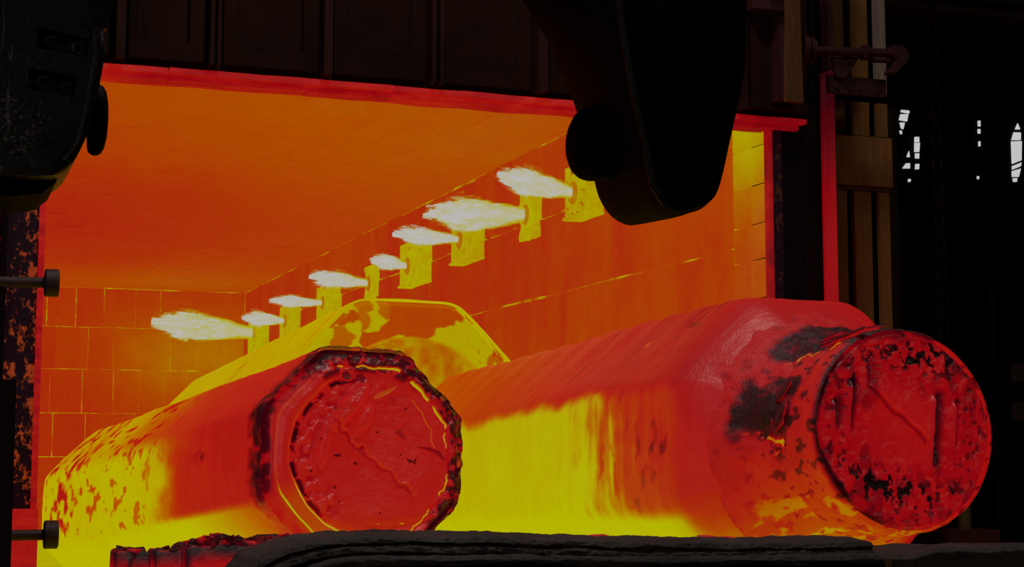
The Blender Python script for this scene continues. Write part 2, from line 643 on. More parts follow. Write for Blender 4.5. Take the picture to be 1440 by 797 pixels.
ROWS = [4.60, 3.80, 2.95, 2.07, 1.20, .35, -.45]
for r in range(6):
    z1, z0 = ROWS[r], ROWS[r + 1]
    x = 0.66 + (0, -.2, .12, -.1, .2, 0)[r]
    while x < XR - .05:
        w = random.choice((.46, .5, .52, .56, .62))
        x1 = min(x + w, XR)
        if XR - x1 < .2:
            x1 = XR
        if x1 > 1.3:
            g = random.choice((.006, .008, .012, .022, .03)) ; gz = random.choice((.012, .018, .026, .034))
            piece('lining_block', 'backw', M['wall_b'], wall_back, ((x + x1) / 2, YB + .05 + random.uniform(-.015, .015), (z0 + z1) / 2),
                  (x1 - x - g, .1, z1 - z0 - gz), (random.gauss(0, .004), random.gauss(0, .004), random.gauss(0, .01)))
        x = x1

count = 0
for r in range(6):
    z1, z0 = ROWS[r], ROWS[r + 1]
    if r == 5:
        continue
    y = 0.56
    while y < YB - .02:
        w = random.choice((.5, .56, .62, .72, .85)) * (1.0 if y < 12 else 1.25)
        y1 = min(y + w, YB)
        if YB - y1 < .3:
            y1 = YB
        g = random.choice((.006, .010, .018, .03)); gz = random.choice((.010, .016, .024, .03))
        piece('lining_block', 'sidew', M['wall_r'], wall_right, (XR + .05 + random.uniform(-.022, .012), (y + y1) / 2, (z0 + z1) / 2 + random.uniform(-.006, .006)),
              (.1, y1 - y - g, z1 - z0 - gz), (random.gauss(0, .006), 0, random.gauss(0, .008)))
        y = y1

# brick pier that closes the mouth on the right
pier = structure(MB().box((XR + .05, -.02, ZF), (XR + .42, .54, 4.2)).build('trim_1', M['joint_dim']))
z = ZF
k = 0
while z < 4.15:
    h = .30 + random.uniform(-.02, .02)
    for (a, b) in (((0.0, .29), (.29, .53)) if k % 2 else ((0.0, .24), (.24, .53))):
        piece('pier_brick', 'pier', M['pier'], pier, (XR + .05 + random.uniform(-.01, .006), (a + b) / 2, z + h / 2), (.10, b - a - .012, h - .013),
              (random.gauss(0, .01), 0, random.gauss(0, .01)))
    z += h
    k += 1

# hearth deck of the car
hearth = structure(MB().box((0.68, -4.0, ZF - .35), (XR, YB, ZF)).build('floor_hearth', M['hearth']))

# jamb plates beside the mouth
jamb_l = structure(MB().box((0.10, -.04, -1.0), (0.66, .28, 5.2)).bevel(.01, 1).build('trim_2', M['jamb']))
MB().box((0.655, -.06, -1.0), (0.695, .30, 5.0)).build('edge_strip', M['lip'], jamb_l)
MB().box((0.05, -.14, -1.0), (0.36, -.04, 5.2)).bevel(.012, 1).build('flange', M['black'], jamb_l)
MB().box((0.42, -.09, -1.0), (0.455, -.03, 5.2)).build('flange', M['black'], jamb_l)
MB().box((0.53, -.16, -1.0), (0.70, -.05, .93)).bevel(.03, 2).build('heat_shoe', M['lip'], jamb_l)
near_jamb = structure(MB().box((-1.6, -1.25, -1.0), (0.485, -.98, 1.72)).bevel(.02, 2).build('trim_3', M['black']))

jamb_r = structure(MB().box((XR + .02, -.05, -1.0), (6.74, .25, 5.2)).bevel(.01, 1).build('trim_4', M['black']))
MB().box((XR - .005, -.075, -1.0), (XR + .030, .0, 4.0)).build('edge_strip', M['edge_dim'], jamb_r)
MB().box((XR + .045, -.062, -1.0), (6.28, -.03, 4.0)).build('scaled_strip', M['jamb_dim'], jamb_r)
MB().box((6.40, -.12, -1.0), (6.44, -.04, 5.2)).build('flange', M['black'], jamb_r)


# dark outer casing of the furnace
cas = structure(MB().box((-5.0, .06, -1.0), (0.09, .28, 9.0)).build('wall_casing', M['black']))
MB().box((0.09, .30, 5.2), (9.0, .50, 9.0)).build('top_casing', M['black'], cas)
MB().box((XR + .52, .26, -1.0), (6.76, 22.9, 5.2)).build('side_casing', M['black'], cas)

# ------------------------------------------------------------------ furnace door (raised above the mouth)
door = root('furnace_door', 'raised dark ribbed steel furnace door with a red-hot lower lip above the ingots', 'door', (3.7, -.1, 3.85))
MB().box((-.1, -.16, 3.90), (6.40, .02, 6.2)).build('door_plate', M['door'], door)
ribs = [(.20, .25), (.62, .67), (1.10, 1.16), (1.725, 1.755), (1.775, 1.80), (2.52, 2.58), (3.31, 3.34), (3.37, 3.40), (4.13, 4.20), (4.92, 4.98), (5.80, 5.86)]
for a, b in ribs:
    MB().box((a, -.30, 3.93), (b, -.15, 6.2)).bevel(.008, 1).build('rib', M['door_rib'], door)
for a, b in ((.70, 1.06), (1.19, 1.70), (1.83, 2.49), (2.61, 3.28), (3.43, 4.10), (4.23, 4.90), (5.0, 5.78)):
    bm = MB().box((a, -.215, 3.955), (b, -.15, 6.2))
    fr = bm.build('panel_frame', M['door'], door)
    w = b - a
    cut = MB().prism([(a + .08 + .04, 4.06), (b - .14, 4.06), (b - .10, 4.10), (b - .10, 5.9), (a + .08, 5.9), (a + .08, 4.10)], -.4, -.168).build('cutter', None)
    fr2 = fr
    # carve in parent space: move the cutter into the same local frame
    cut.parent = None
    carve(fr2, [cut])
MB().box((5.86, -.26, 3.95), (6.41, -.15, 6.2)).bevel(.01, 1).build('end_panel', M['door_rib'], door)
MB().box((5.84, -.42, 4.69), (6.16, -.15, 4.76)).bevel(.008, 1).build('shelf_angle', M['post'], door)
MB().box((6.09, -.36, 4.0), (6.15, -.15, 4.70)).bevel(.008, 1).build('gusset', M['post'], door)
x = .70
while x < 6.40:
    w = random.uniform(.55, 1.0)
    x1 = min(x + w, 6.43)
    for (za, zb, ya, yb) in ((3.868, 3.905, -.20, .02), (3.825 + random.uniform(0, .01), 3.864, -.13, .05)):
        V = MB().box((x + .004, ya + random.uniform(-.015, .015), za), (x1 - .004, yb, zb))
        bmesh.ops.subdivide_edges(V.bm, edges=[e for e in V.bm.edges if abs((e.verts[0].co - e.verts[1].co).x) > .1], cuts=8)
        for v in V.bm.verts:
            n = float(fbm(np.array([v.co.x * 3.0]), np.array([v.co.y * 3]), np.array([v.co.z * 6]), 3)[0]) - .5
            v.co.z += n * .03
            v.co.y += n * .03
        V.build('lip_brick', M['lip'], door)
    x = x1


structure(MB().box((0.1, .26, 4.25), (6.6, .55, 5.2)).build('wall_front', M['wall_r']))

# ------------------------------------------------------------------ burners and flames on the right wall
# (y_near, y_far, z_bottom, z_top, protrusion, nozzle z, style, flame tip (x, z), flame radius)
BURN = [
    (3.22, 3.79, 3.65, 4.15, .17, 3.86, 'bolted', (5.20, 3.99), .155, 'half hidden by the hanging jaw'),
    (4.88, 5.42, 3.61, 4.17, .06, 3.88, 'eroded', (4.98, 3.83), .20, 'eroded, second from the furnace mouth'),
    (6.74, 7.56, 3.61, 4.14, .16, 3.85, 'plain', (5.18, 3.88), .12, 'clean and deep, third from the furnace mouth'),
    (8.90, 9.84, 3.55, 4.10, .16, 3.77, 'plain', (5.48, 3.84), .12, 'fourth from the mouth, with the shortest flame'),
    (11.45, 12.06, 3.56, 4.05, .06, 3.78, 'eroded', (5.22, 3.84), .15, 'crumbled, fifth from the mouth'),
    (13.75, 14.90, 3.38, 4.0, .14, 3.71, 'plain', (5.15, 3.72), .12, 'sixth from the mouth, above the rear ingot'),
    (16.65, 17.85, 3.30, 3.93, .14, 3.64, 'plain', (5.25, 3.68), .15, 'second from the back wall'),
    (19.50, 20.92, 3.25, 3.87, .14, 3.63, 'plain', (4.12, 3.80), .30, 'nearest the back wall'),
]
ORD = ['first', 'second', 'third', 'fourth', 'fifth', 'sixth', 'seventh', 'eighth']


def flame_mesh(seed):
    nu, nv = 40, 28
    u = np.linspace(0, 1, nu)[:, None]
    th = np.linspace(0, 2 * PI, nv, endpoint=False)[None, :]
    r = np.interp(u, [0, .1, .35, .62, .82, 1], [.46, .62, 1.1, 1.45, 1.4, .8])
    n = fbm(u * 7 + th * 0, np.cos(th) * 1.5 + 0 * u, np.sin(th) * 1.5 + 0 * u + seed * 5, 3, seed)
    r = r * (.88 + .24 * n)
    V = np.stack([u + 0 * th, r * np.cos(th), r * np.sin(th)], -1).reshape(-1, 3)
    F = grid_faces(nu, nv)
    F.append(list(range(nv))[::-1])
    F.append([(nu - 1) * nv + k for k in range(nv)])
    me = bpy.data.meshes.new('flame')
    me.from_pydata(V.tolist(), [], F)
    me.update()
    return me


for i, (ya, yb, za, zb, pr, nz, style, tip, fr, where) in enumerate(BURN):
    yc = (ya + yb) / 2
    b = root('gas_burner', 'yellow burner block on the right wall, %s' % where, 'burner', (XR, yc, za), 'gas burners along the right wall')
    x0 = XR - pr
    bm = MB().box((x0, ya, za), (XR + .04, yb, zb))
    if style == 'eroded':
        bmesh.ops.subdivide_edges(bm.bm, edges=bm.bm.edges[:], cuts=10, use_grid_fill=True)
        for v in bm.bm.verts:
            n = float(fbm(np.array([v.co.x * 9]), np.array([v.co.y * 9 + i * 7]), np.array([v.co.z * 9]), 3)[0]) - .5
            v.co.x += n * .10
            v.co.y += n * .05
            v.co.z += n * .05
        blk = bm.build('burner_block', M['burner'], b, smooth=True)
    else:
        blk = bm.bevel(.012, 2).build('burner_block', M['burner'], b)
        MB().box((x0 - .03, ya - .015, za - .035), (XR + .03, yb, za - .006)).bevel(.008, 1).build('ledge', M['burner'], b)
    w = (yb - ya) * .36
    R = min(.20, w)
    MB().cyl((x0 + .02, yc, nz), (x0 - .03, yc, nz), R, R * .92, 28).build('nozzle_ring', M['burner'], b)
    MB().cyl((x0 - .025, yc, nz), (x0 - .05, yc, nz), R * .62, R * .5, 24).build('nozzle', M['nozzle'], b)
    if style == 'bolted':
        for k in range(10):
            a = k * 2 * PI / 10
            c = (x0 - .012, yc + (R + .02) * math.cos(a), nz + (R + .02) * math.sin(a))
            MB().box((-.02, -.014, -.035), (.02, .014, .035), Matrix.Translation(c) @ Matrix.Rotation(a - PI / 2, 4, 'X') @ Matrix.Scale(.55, 4)).build('lug', M['nozzle'], b)
    elif style == 'plain':
        for s in (-1, 1):
            MB().cyl((x0 + .01, yc + s * .0, nz + s * (R + .045)), (x0 - .014, yc, nz + s * (R + .045)), .022, .018, 10).build('lug', M['nozzle'], b)
    # flame
    p = Vector((x0 - .02, yc, nz)); q = Vector((tip[0], yc, tip[1]))
    d = q - p
    fo = bpy.data.objects.new('flame', flame_mesh(i))
    fo.data.materials.append(M['flame'])
    COL.objects.link(fo)
    L = d.length * 1.06
    fo.location = p
    fo.rotation_euler = d.to_track_quat('X', 'Z').to_euler()
    fo.scale = (L, fr, fr)
    desc = ['white and yellow gas flame with a forked upswept tip, nearest the hanging jaw',
            'broad ragged white gas flame from the eroded second burner',
            'narrow white gas flame with a long thin tip, third from the mouth',
            'short stubby white gas flame, fourth from the mouth',
            'even white gas flame just above the rear ingot, fifth from the mouth',
            'thin white gas flame with a wispy yellow tip, sixth from the mouth',
            'small white gas flame partly in front of the last burner block',
            'longest white gas flame, licking across the back wall'][i]
    tag(fo, desc, 'flame', 'gas flames along the right wall')
    l = bpy.data.lights.new('flame_light', 'POINT')
    l.energy = 5.0 * (fr / .15) ** 1.2 * (3.2 if i == 7 else 1.0)
    l.color = (1.0, .70, .10)
    l.shadow_soft_size = .10
    lo = bpy.data.objects.new('flame_light', l)
    COL.objects.link(lo)
    lo.location = p + d * .5


# ------------------------------------------------------------------ ingots
def ingot_body(name, c, d, stations, nu, nv, mat, parent, temp_fn, disp_fn, roll=0.0):
    """stations: (s, apothem, roundness 0..1); axis from c along d"""
    d, sx, up = axes(d)
    S = np.array([q[0] for q in stations]); A = np.array([q[1] for q in stations]); B = np.array([q[2] for q in stations])
    # refine s so that bends keep samples
    s = np.unique(np.concatenate([np.linspace(S[0], S[-1], nu), S]))
    nu = len(s)
    th = np.linspace(0, 2 * PI, nv, endpoint=False)
    ss, tt = np.meshgrid(s, th, indexing='ij')
    ap = np.interp(ss, S, A); rd = np.interp(ss, S, B)
    ro = oct_r(tt, roll)
    r = ap * (ro * (1 - rd) + rd)
    dr, ds = disp_fn(ss, tt, ap)
    r = r + dr
    P = np.array(c)[None, None] + (ss + ds)[..., None] * d + r[..., None] * (np.cos(tt)[..., None] * sx + np.sin(tt)[..., None] * up)
    T = temp_fn(ss, tt, P)
    F = grid_faces(nu, nv)
    F.append([(nu - 1) * nv + k for k in range(nv)][::-1])
    return np_mesh(name, P.reshape(-1, 3), F, mat, parent, True, np.clip(T, 0, 1).ravel())


def end_face(name, c, d, rad_fn, nr, nv, mat, parent, fn, qpow=1.0):
    """polar height field; fn(x, y, q, th) -> (height towards the viewer, temp); x, y in metres from the centre"""
    d, sx, up = axes(d)
    q = np.linspace(0, 1, nr) ** qpow
    th = np.linspace(0, 2 * PI, nv, endpoint=False)
    qq, tt = np.meshgrid(q, th, indexing='ij')
    r = qq * rad_fn(tt)
    x, y = r * np.cos(tt), r * np.sin(tt)
    h, T = fn(x, y, qq, tt)
    P = np.array(c)[None, None] + x[..., None] * sx + y[..., None] * up - h[..., None] * d
    F = grid_faces(nr, nv)
    return np_mesh(name, P.reshape(-1, 3), F, mat, parent, True, np.clip(T, 0, 1).ravel())


def flake(name, poly, c, d, off, mat, parent, temp, thick=.012, curl=.02, seed=0):
    """thin curled piece of scale on an end face: polygon in face coordinates"""
    d, sx, up = axes(d)
    n = len(poly)
    ctr = np.mean(np.array(poly), 0)
    V, T = [], []
    for layer in (0, 1):
        for (x, y) in poly:
            w = curl * (vnoise(np.array([x * 9.0]), np.array([y * 9.0]), np.array([seed + .3]))[0])
            V.append(np.array(c) + x * sx + y * up - (off + layer * thick + w) * d)
            T.append(temp * (1.0 if layer else .5))
        V.append(np.array(c) + ctr[0] * sx + ctr[1] * up - (off + layer * thick) * d)
        T.append(temp + (.03 if layer else 0))
    F = []
    m = n + 1
    for k in range(n):
        F.append([k, (k + 1) % n, n])
        F.append([m + (k + 1) % n, m + k, m + n])
        F.append([k, m + k, m + (k + 1) % n, (k + 1) % n])
    return np_mesh(name, V, F, mat, parent, False, np.clip(T, 0, 1))


# ---- left ingot: octagonal, end face towards us
LD = np.array([-0.10597, 0.99081, -0.08402])
LC = np.array([2.489, -1.60, 1.279])
LR = 0.709
LA = LR * .924
ing_l = root('steel_ingot', 'smaller red and yellow hot octagonal ingot with a wrinkled round end face, front left', 'ingot', (2.489, -1.6, .60), 'hot forging ingots in the furnace')


def l_disp(s, th, ap):
    n = fbm(s * 1.2, np.cos(th) * 3.0, np.sin(th) * 3.0, 4, 3) - .5
    f = fbm(s * 14.0, np.cos(th) * 3, np.sin(th) * 3, 3, 5) - .5
    front = sstep(.35, .0, s)
    m = fbm(s * 16, np.cos(th) * 11, np.sin(th) * 11, 3, 9) - .5
    return n * .025 + f * .008 + front * m * .035, 0 * s


def l_temp(s, th, P):
    n = fbm(s * 1.8, np.cos(th) * 2.5, np.sin(th) * 2.5, 5, 11) - .5
    st = fbm(s * 9, np.cos(th) * 3.0, np.sin(th) * 3.0, 4, 12) - .5
    deg = np.degrees(th) % 360
    side = sstep(150, 162, deg) * sstep(209, 201, deg)            # flat facing left
    under = sstep(200, 206, deg)                                  # lower flats
    T = .485 + .035 * sstep(.3, 1.4, s) + .36 * sstep(1.2, 4.4, s)
    Tside = .470 + .06 * sstep(.6, 2.0, s) + .46 * sstep(1.5, 2.7, s + n * .9)
    Tund = .66 + .20 * sstep(.1, 1.1, s) + .14 * sstep(.8, 2.0, s)
    T = T * (1 - side) + Tside * side
    T = T * (1 - under) + Tund * under
    # scale patches on the far part
    pm = fbm(s * 7, np.cos(th) * 9, np.sin(th) * 9, 4, 21)
    far = sstep(1.8, 3.2, s)
    T = T - far * sstep(.60, .66, pm) * .30 * (1 - under)
    shoulder = band(s, 5.6, .5) * sstep(.5, .58, pm)
    T = T - .28 * shoulder * (1 - under)
    T = T + n * .10 + st * .05
    # dark pits near the middle of the left flat
    T = T - .45 * band(s, 1.25, .09) * band(deg, 172, 2.2) * sstep(.42, .6, pm + .1)
    # black crust collar at the front edge
    cr = fbm(s * 14, np.cos(th) * 14, np.sin(th) * 14, 3, 31)
    collar = sstep(.26, .05, s + (cr - .5) * .25) * (1 - .75 * sstep(190, 215, deg) * sstep(290, 250, deg))
    T = T * (1 - collar) + collar * (.10 + .25 * sstep(.5, .75, cr))
    ed = band(deg, 157.5, 2.0) * sstep(.25, .6, s)
    return T - ed * .02


st_l = [(0.0, LA * .985, 0), (.05, LA, 0)] + [(q, LA * (1 + .024 * q), .02) for q in np.linspace(.4, 5.6, 14)] + \
       [(6.2, LA * 1.165, .05), (6.5, LA * 1.15, .2), (6.75, LA * 1.06, .45), (7.0, LA * .9, .8), (7.15, LA * .65, 1)]
ingot_body('body', LC, LD, st_l, 260, 360, M['ingot'], ing_l, l_temp, l_disp, roll=-.03)


def l_face(x, y, q, th):
    X, Y = x / LR, y / LR
    deg = np.degrees(th) % 360
    wob = fbm(np.cos(th) * 2.2, np.sin(th) * 2.2, 0 * th, 3, 41) - .5
    wob2 = fbm(np.cos(th) * 8, np.sin(th) * 8, 0 * th, 3, 43) - .5
    fine = fbm(X * 16, Y * 16, 0 * X, 4, 44) - .5
    mid = fbm(X * 5, Y * 5, 0 * X, 4, 45) - .5
    right = sstep(70, 50, np.abs(np.degrees(angdiff(th, math.radians(15)))))
    top = sstep(45, 25, np.abs(np.degrees(angdiff(th, math.radians(88)))))
    left = sstep(75, 55, np.abs(np.degrees(angdiff(th, math.radians(178)))))
    lowl = sstep(40, 22, np.abs(np.degrees(angdiff(th, math.radians(232)))))
    # heights
    h = -.10 * sstep(.90, 1.0, q) ** 1.2
    qc = np.hypot(x, y) / LA
    mq = sstep(.60, .97, q)
    q = q * mq + qc * (1 - mq)
    q = q - .05 * wob * sstep(.95, .8, q)
    ringc = .80 + .02 * wob
    h = h + .045 * band(q, ringc, .065) * (left + lowl * .8 + .4 * top).clip(0, 1)
    h = h - .035 * band(q, .705 + .02 * wob, .022) * (left + lowl).clip(0, 1)
    h = h + .05 * (right + top * .8).clip(0, 1) * sstep(.80, .86, q) * (fbm(X * 13, Y * 13, 0 * X, 3, 47) - .25)
    h = h - .03 * (1 - sstep(.0, .70, q))
    rough_zone = band(q, .58, .12) * (left + .6 * top).clip(0, 1)
    h = h + rough_zone * fine * .055
    h = h + mid * .018 * (1 - sstep(.7, .8, q)) + fine * .003
    # diagonal ridge step from upper left to lower right
    ax, ay, bx, by = -.30, .31, .47, -.37
    L = math.hypot(bx - ax, by - ay)
    ux, uy = (bx - ax) / L, (by - ay) / L
    al = (X - ax) * ux + (Y - ay) * uy
    pe = -(X - ax) * uy + (Y - ay) * ux + (fbm(X * 13, Y * 13, 0 * X, 4, 48) - .5) * .09
    on = sstep(-.02, .06, al) * sstep(L + .02, L - .10, al)
    h = h + on * .022 * sstep(-.015, .015, pe) * sstep(.40, .0, pe)
    h = h + on * .007 * band(pe, .012, .016)
    # two bulging blisters
    blist = 0 * X
    for bxx, byy, ang, la, lb, hh in ((-.14, .42, .86, .30, .10, .100), (-.02, .30, 1.05, .18, .095, .090), (-.36, .10, 1.4, .25, .06, .045)):
        ca, sa = math.cos(ang), math.sin(ang)
        e = (((X - bxx) * ca + (Y - byy) * sa) / la) ** 2 + ((-(X - bxx) * sa + (Y - byy) * ca) / lb) ** 2
        h = h + hh * sstep(1.0, .05, e)
        blist = blist + band(e, 1.0, .16)
    # lower swale
    h = h - .03 * band(Y + .62 - .35 * (X - .2) ** 2, 0, .05) * sstep(-.2, .1, X) * sstep(.75, .4, X)
    # temperature
    T = .472 + .03 * mid + .055 * sstep(-.25, -.75, Y)
    T = T - .10 * rough_zone * sstep(.0, .25, -fine)
    T = T + .05 * band(q, ringc, .07) * lowl + .10 * lowl * sstep(.6, .75, q)
    lines = (band(q, .745 + .015 * wob, .008) + band(q, .87 + .015 * wob, .006)) * (.35 * left + lowl)
    T = T + .40 * lines
    cr = fbm(X * 12, Y * 12, 0 * X, 4, 51)
    c_in = band(q, .695 + .03 * wob + .02 * wob2, .018) * sstep(.40, .50, cr) * sstep(75, 60, np.abs(np.degrees(angdiff(th, math.radians(165)))))
    T = T - .42 * c_in
    c_out = sstep(.885, .93, q + (cr - .5) * .08) * (1 - .75 * lowl)
    T = T * (1 - c_out) + c_out * (.14 + .28 * sstep(.45, .7, cr))
    topc = top * sstep(.74, .80, q) * sstep(.42, .55, cr)
    T = T - .30 * topc
    rightc = np.clip(right + .8 * top, 0, 1) * sstep(.83, .87, q) * sstep(.41, .50, fbm(X * 17, Y * 17, 0 * X, 3, 53))
    T = T * (1 - rightc * .85) + rightc * .85 * .14
    T = T - .05 * right * sstep(.80, .86, q)
    # glowing crack on the right and over the top, and its echo inside
    gate = sstep(.36, .48, fbm(np.cos(th) * 6, np.sin(th) * 6, 0 * th, 2, 57))
    arc = sstep(100, 92, np.abs(np.degrees(angdiff(th, math.radians(15)))))
    crack = band(q, .835 + .06 * wob2 + .02 * wob, .010 + .016 * band(np.degrees(th) % 360, 48, 22)) * arc * gate
    h = h - .03 * band(q, .835 + .06 * wob2 + .02 * wob, .014) * arc
    T = np.maximum(T, crack * (.98))
    crack2 = band(q, .70 + .07 * wob2 + .015 * wob, .007) * sstep(30, 20, np.abs(np.degrees(angdiff(th, math.radians(25)))))
    h = h - .012 * crack2
    T = np.maximum(T, crack2 * .80)
    T = T + blist * (.07 * sstep(.0, .1, mid) - .05)
    # ridge shows a hotter thread and a dark lip
    T = T + on * (.10 * band(pe, .012, .007) - .12 * band(pe, -.014, .010))
    # swale threads
    sw = band(Y + .585 - .30 * (X - .25) ** 2, 0, .012) * sstep(.02, .14, X) * sstep(.50, .40, X) * sstep(.5, .65, fbm(X * 18, Y * 3, 0 * X, 2, 59))
    T = np.maximum(T, sw * .9)
    # small pits
    pit = sstep(.80, .82, fbm(X * 15, Y * 15, 0 * X + 3.3, 2, 61)) * sstep(.7, .6, q)
    T = T - .28 * pit
    h = h - .01 * pit
    return h, T


end_face('end_face', LC - .012 * LD, LD, lambda th: LA * oct_r(th, -.03) * .985, 300, 560, M['face'], ing_l, l_face, .8)
FC = LC - .0 * LD
for k, (poly, tv, off) in enumerate([
    ([(.05, .335), (.10, .345), (.17, .38), (.215, .42), (.15, .40), (.07, .365)], .62, .02),
    ([(.27, -.02), (.31, -.035), (.36, -.09), (.43, -.115), (.36, -.115), (.30, -.075)], .20, .0),
    ([(.34, .05), (.42, .045), (.49, .02), (.53, -.04), (.49, .0), (.42, .03)], .30, .0),
    ([(-.155, .49), (-.125, .505), (-.10, .47), (-.115, .445), (-.15, .455)], .22, .05),
    ([(-.07, .475), (-.035, .49), (-.005, .46), (-.02, .43), (-.06, .45)], .24, .045),
    ([(-.30, .20), (-.27, .19), (-.33, .03), (-.36, .02)], .40, .02),
    ([(.20, .14), (.235, .155), (.27, .10), (.25, .10), (.225, .125)], .33, .0),
]):
    flake('scale_flake', [(a * LR / .709, b * LR / .709) for a, b in poly], FC, LD, off, M['crust'], ing_l, tv, .012, .02, k)

# crust lumps along the upper right rim
rng = random.Random(5)
dl, sl, ul = axes(LD)
for k in range(60):
    a = math.radians(rng.uniform(-28, 100))
    q = rng.uniform(.86, .955)
    r = LA * float(oct_r(np.array([a]), -.03)[0]) * q
    cx, cy = r * math.cos(a), r * math.sin(a)
    sz = rng.uniform(.006, .020)
    poly = []
    for m in range(7):
        t = m * 2 * PI / 7
        poly.append((cx + sz * rng.uniform(.7, 1.3) * math.cos(t), cy + sz * rng.uniform(.7, 1.3) * math.sin(t)))
    flake('crust_lump', poly, FC, LD, rng.uniform(-.015, .0), M['crust'], ing_l, rng.uniform(.08, .40), .022, .02, k + 20)

# ---- right ingot: big octagonal body with a round plug that sticks out of the mouth
RD = np.array([-0.004, 0.99904, -0.04357])
RC = np.array([5.161, -2.30, 1.33])
RR = 1.03
RA = RR * .924
ing_r = root('steel_ingot', 'large hot octagonal ingot with a round plug end poking out of the mouth, front right', 'ingot', (5.161, -2.3, .35), 'hot forging ingots in the furnace')


def r_disp(s, th, ap):
    n = fbm(s * 1.1, np.cos(th) * 3.0, np.sin(th) * 3.0, 4, 103) - .5
    f = fbm(s * 10.0, np.cos(th) * 2, np.sin(th) * 2, 3, 105) - .5
    neck = sstep(.0, -.25, s)
    m = fbm(s * 5, np.cos(th) * 6, np.sin(th) * 6, 4, 107) - .5
    # ripples of the hammered top, running across the ingot
    deg = np.degrees(th) % 360
    rip = np.sin((s * 1.0 + .25 * np.cos(th)) * 13 + 3 * n) * .006 * sstep(150, 120, deg) * sstep(.2, .5, s)
    return n * .03 + f * .006 + neck * m * .035 + rip, 0 * s


def r_temp(s, th, P):
    deg = np.degrees(th) % 360
    n = fbm(s * 1.6, np.cos(th) * 2.5, np.sin(th) * 2.5, 5, 111) - .5
    st = fbm(s * 11 + np.cos(th) * 3, np.cos(th) * 2.2, np.sin(th) * 2.2, 4, 112) - .5
    T = .44 + .17 * sstep(.8, 3.6, s) + .05 * sstep(3.0, 6.0, s)
    side = sstep(154, 161, deg + n * 14) * sstep(300, 280, deg)
    Tside = .55 + .42 * sstep(.55, 1.55, s + n * 1.3 + st * .8)
    under = sstep(200, 208, deg) * sstep(320, 290, deg)
    Tund = .70 + .30 * sstep(-.45, .35, s)
    # front shoulder, mostly red, hotter below
    front = sstep(.12, -.08, s)
    Tfront = .440 + .05 * sstep(160, 195, deg) * sstep(330, 290, deg) + .24 * sstep(196, 228, deg + n * 25) * sstep(330, 290, deg)
    T = T * (1 - side) + Tside * side
    T = T * (1 - under) + Tund * under
    T = T * (1 - front) + Tfront * front
    # thin straight splits across the top
    for c0, w, dd, lo, hi in ((1.92, .022, .24, 92, 152), (2.6, .014, .10, 95, 140), (3.2, .016, .16, 95, 147), (.50, .010, .25, 100, 130), (.62, .010, .25, 98, 128), (.36, .012, .22, 104, 140)):
        T = T - dd * band(s - .0025 * (deg - 130), c0, w) * sstep(lo, lo + 8, deg) * sstep(hi, hi - 10, deg)
    spk = fbm(s * 22 - .055 * deg * 2.2, np.cos(th) * 11, np.sin(th) * 11, 3, 117)
    T = T - .35 * sstep(.62, .68, spk) * band(s - .0025 * (deg - 125), .48, .11) * sstep(98, 106, deg) * sstep(146, 132, deg)
    T = np.maximum(T, .98 * band(s - .0025 * (deg - 135), 1.02, .008) * sstep(126, 130, deg) * sstep(142, 138, deg))
    T = np.maximum(T, .75 * band(s, -.12 + .03 * n, .008) * sstep(160, 170, deg) * sstep(215, 200, deg))
    vs = fbm(s * 16, np.cos(th) * 2.0, np.sin(th) * 2.0, 4, 119) - .5
    T = T + .22 * vs * side * (1 - under) * sstep(2.2, 1.2, s) * (1 - front)
    # ragged dark streaks on the left flat near the front
    rag = fbm(s * 12, np.cos(th) * 6, np.sin(th) * 6, 4, 118)
    T = T - .22 * sstep(.58, .68, rag) * sstep(1.3, .9, s) * side * (1 - under) * sstep(0, .15, s)
    T = T + n * .08 + st * .05
    return T


st_r = [(-.46, RA * .60, 1), (-.40, RA * .66, .95), (-.32, RA * .725, .82), (-.24, RA * .79, .62), (-.16, RA * .855, .42), (-.08, RA * .91, .27), (.0, RA * .952, .16), (.08, RA * .98, .09), (.18, RA * .995, .04), (.3, RA, .02)] + \
       [(q, RA * (1 + .003 * q), .01) for q in np.linspace(.5, 6.0, 14)] + [(6.25, RA * .98, .1), (6.5, RA * .85, .3), (6.6, RA * .6, .6)]
ingot_body('body', RC, RD, st_r, 280, 380, M['ingot'], ing_r, r_temp, r_disp, roll=-.02)

PC = np.array([5.140, -3.36, 1.425])     # centre of the plug's end disc
PR = 0.578
PD = unit(np.array([5.158, -2.62, 1.360]) - PC)
PL = .80


def p_disp(s, th, ap):
    n = fbm(s * 4, np.cos(th) * 3, np.sin(th) * 3, 4, 203) - .5
    f = fbm(s * 12, np.cos(th) * 8, np.sin(th) * 8, 4, 205) - .5
    deg = np.degrees(th) % 360
    torn = sstep(70, 95, deg) * sstep(140, 120, deg)
    return n * .06 * sstep(0, .2, s) + f * .02 * sstep(0, .05, s) + torn * f * .03, 0 * s


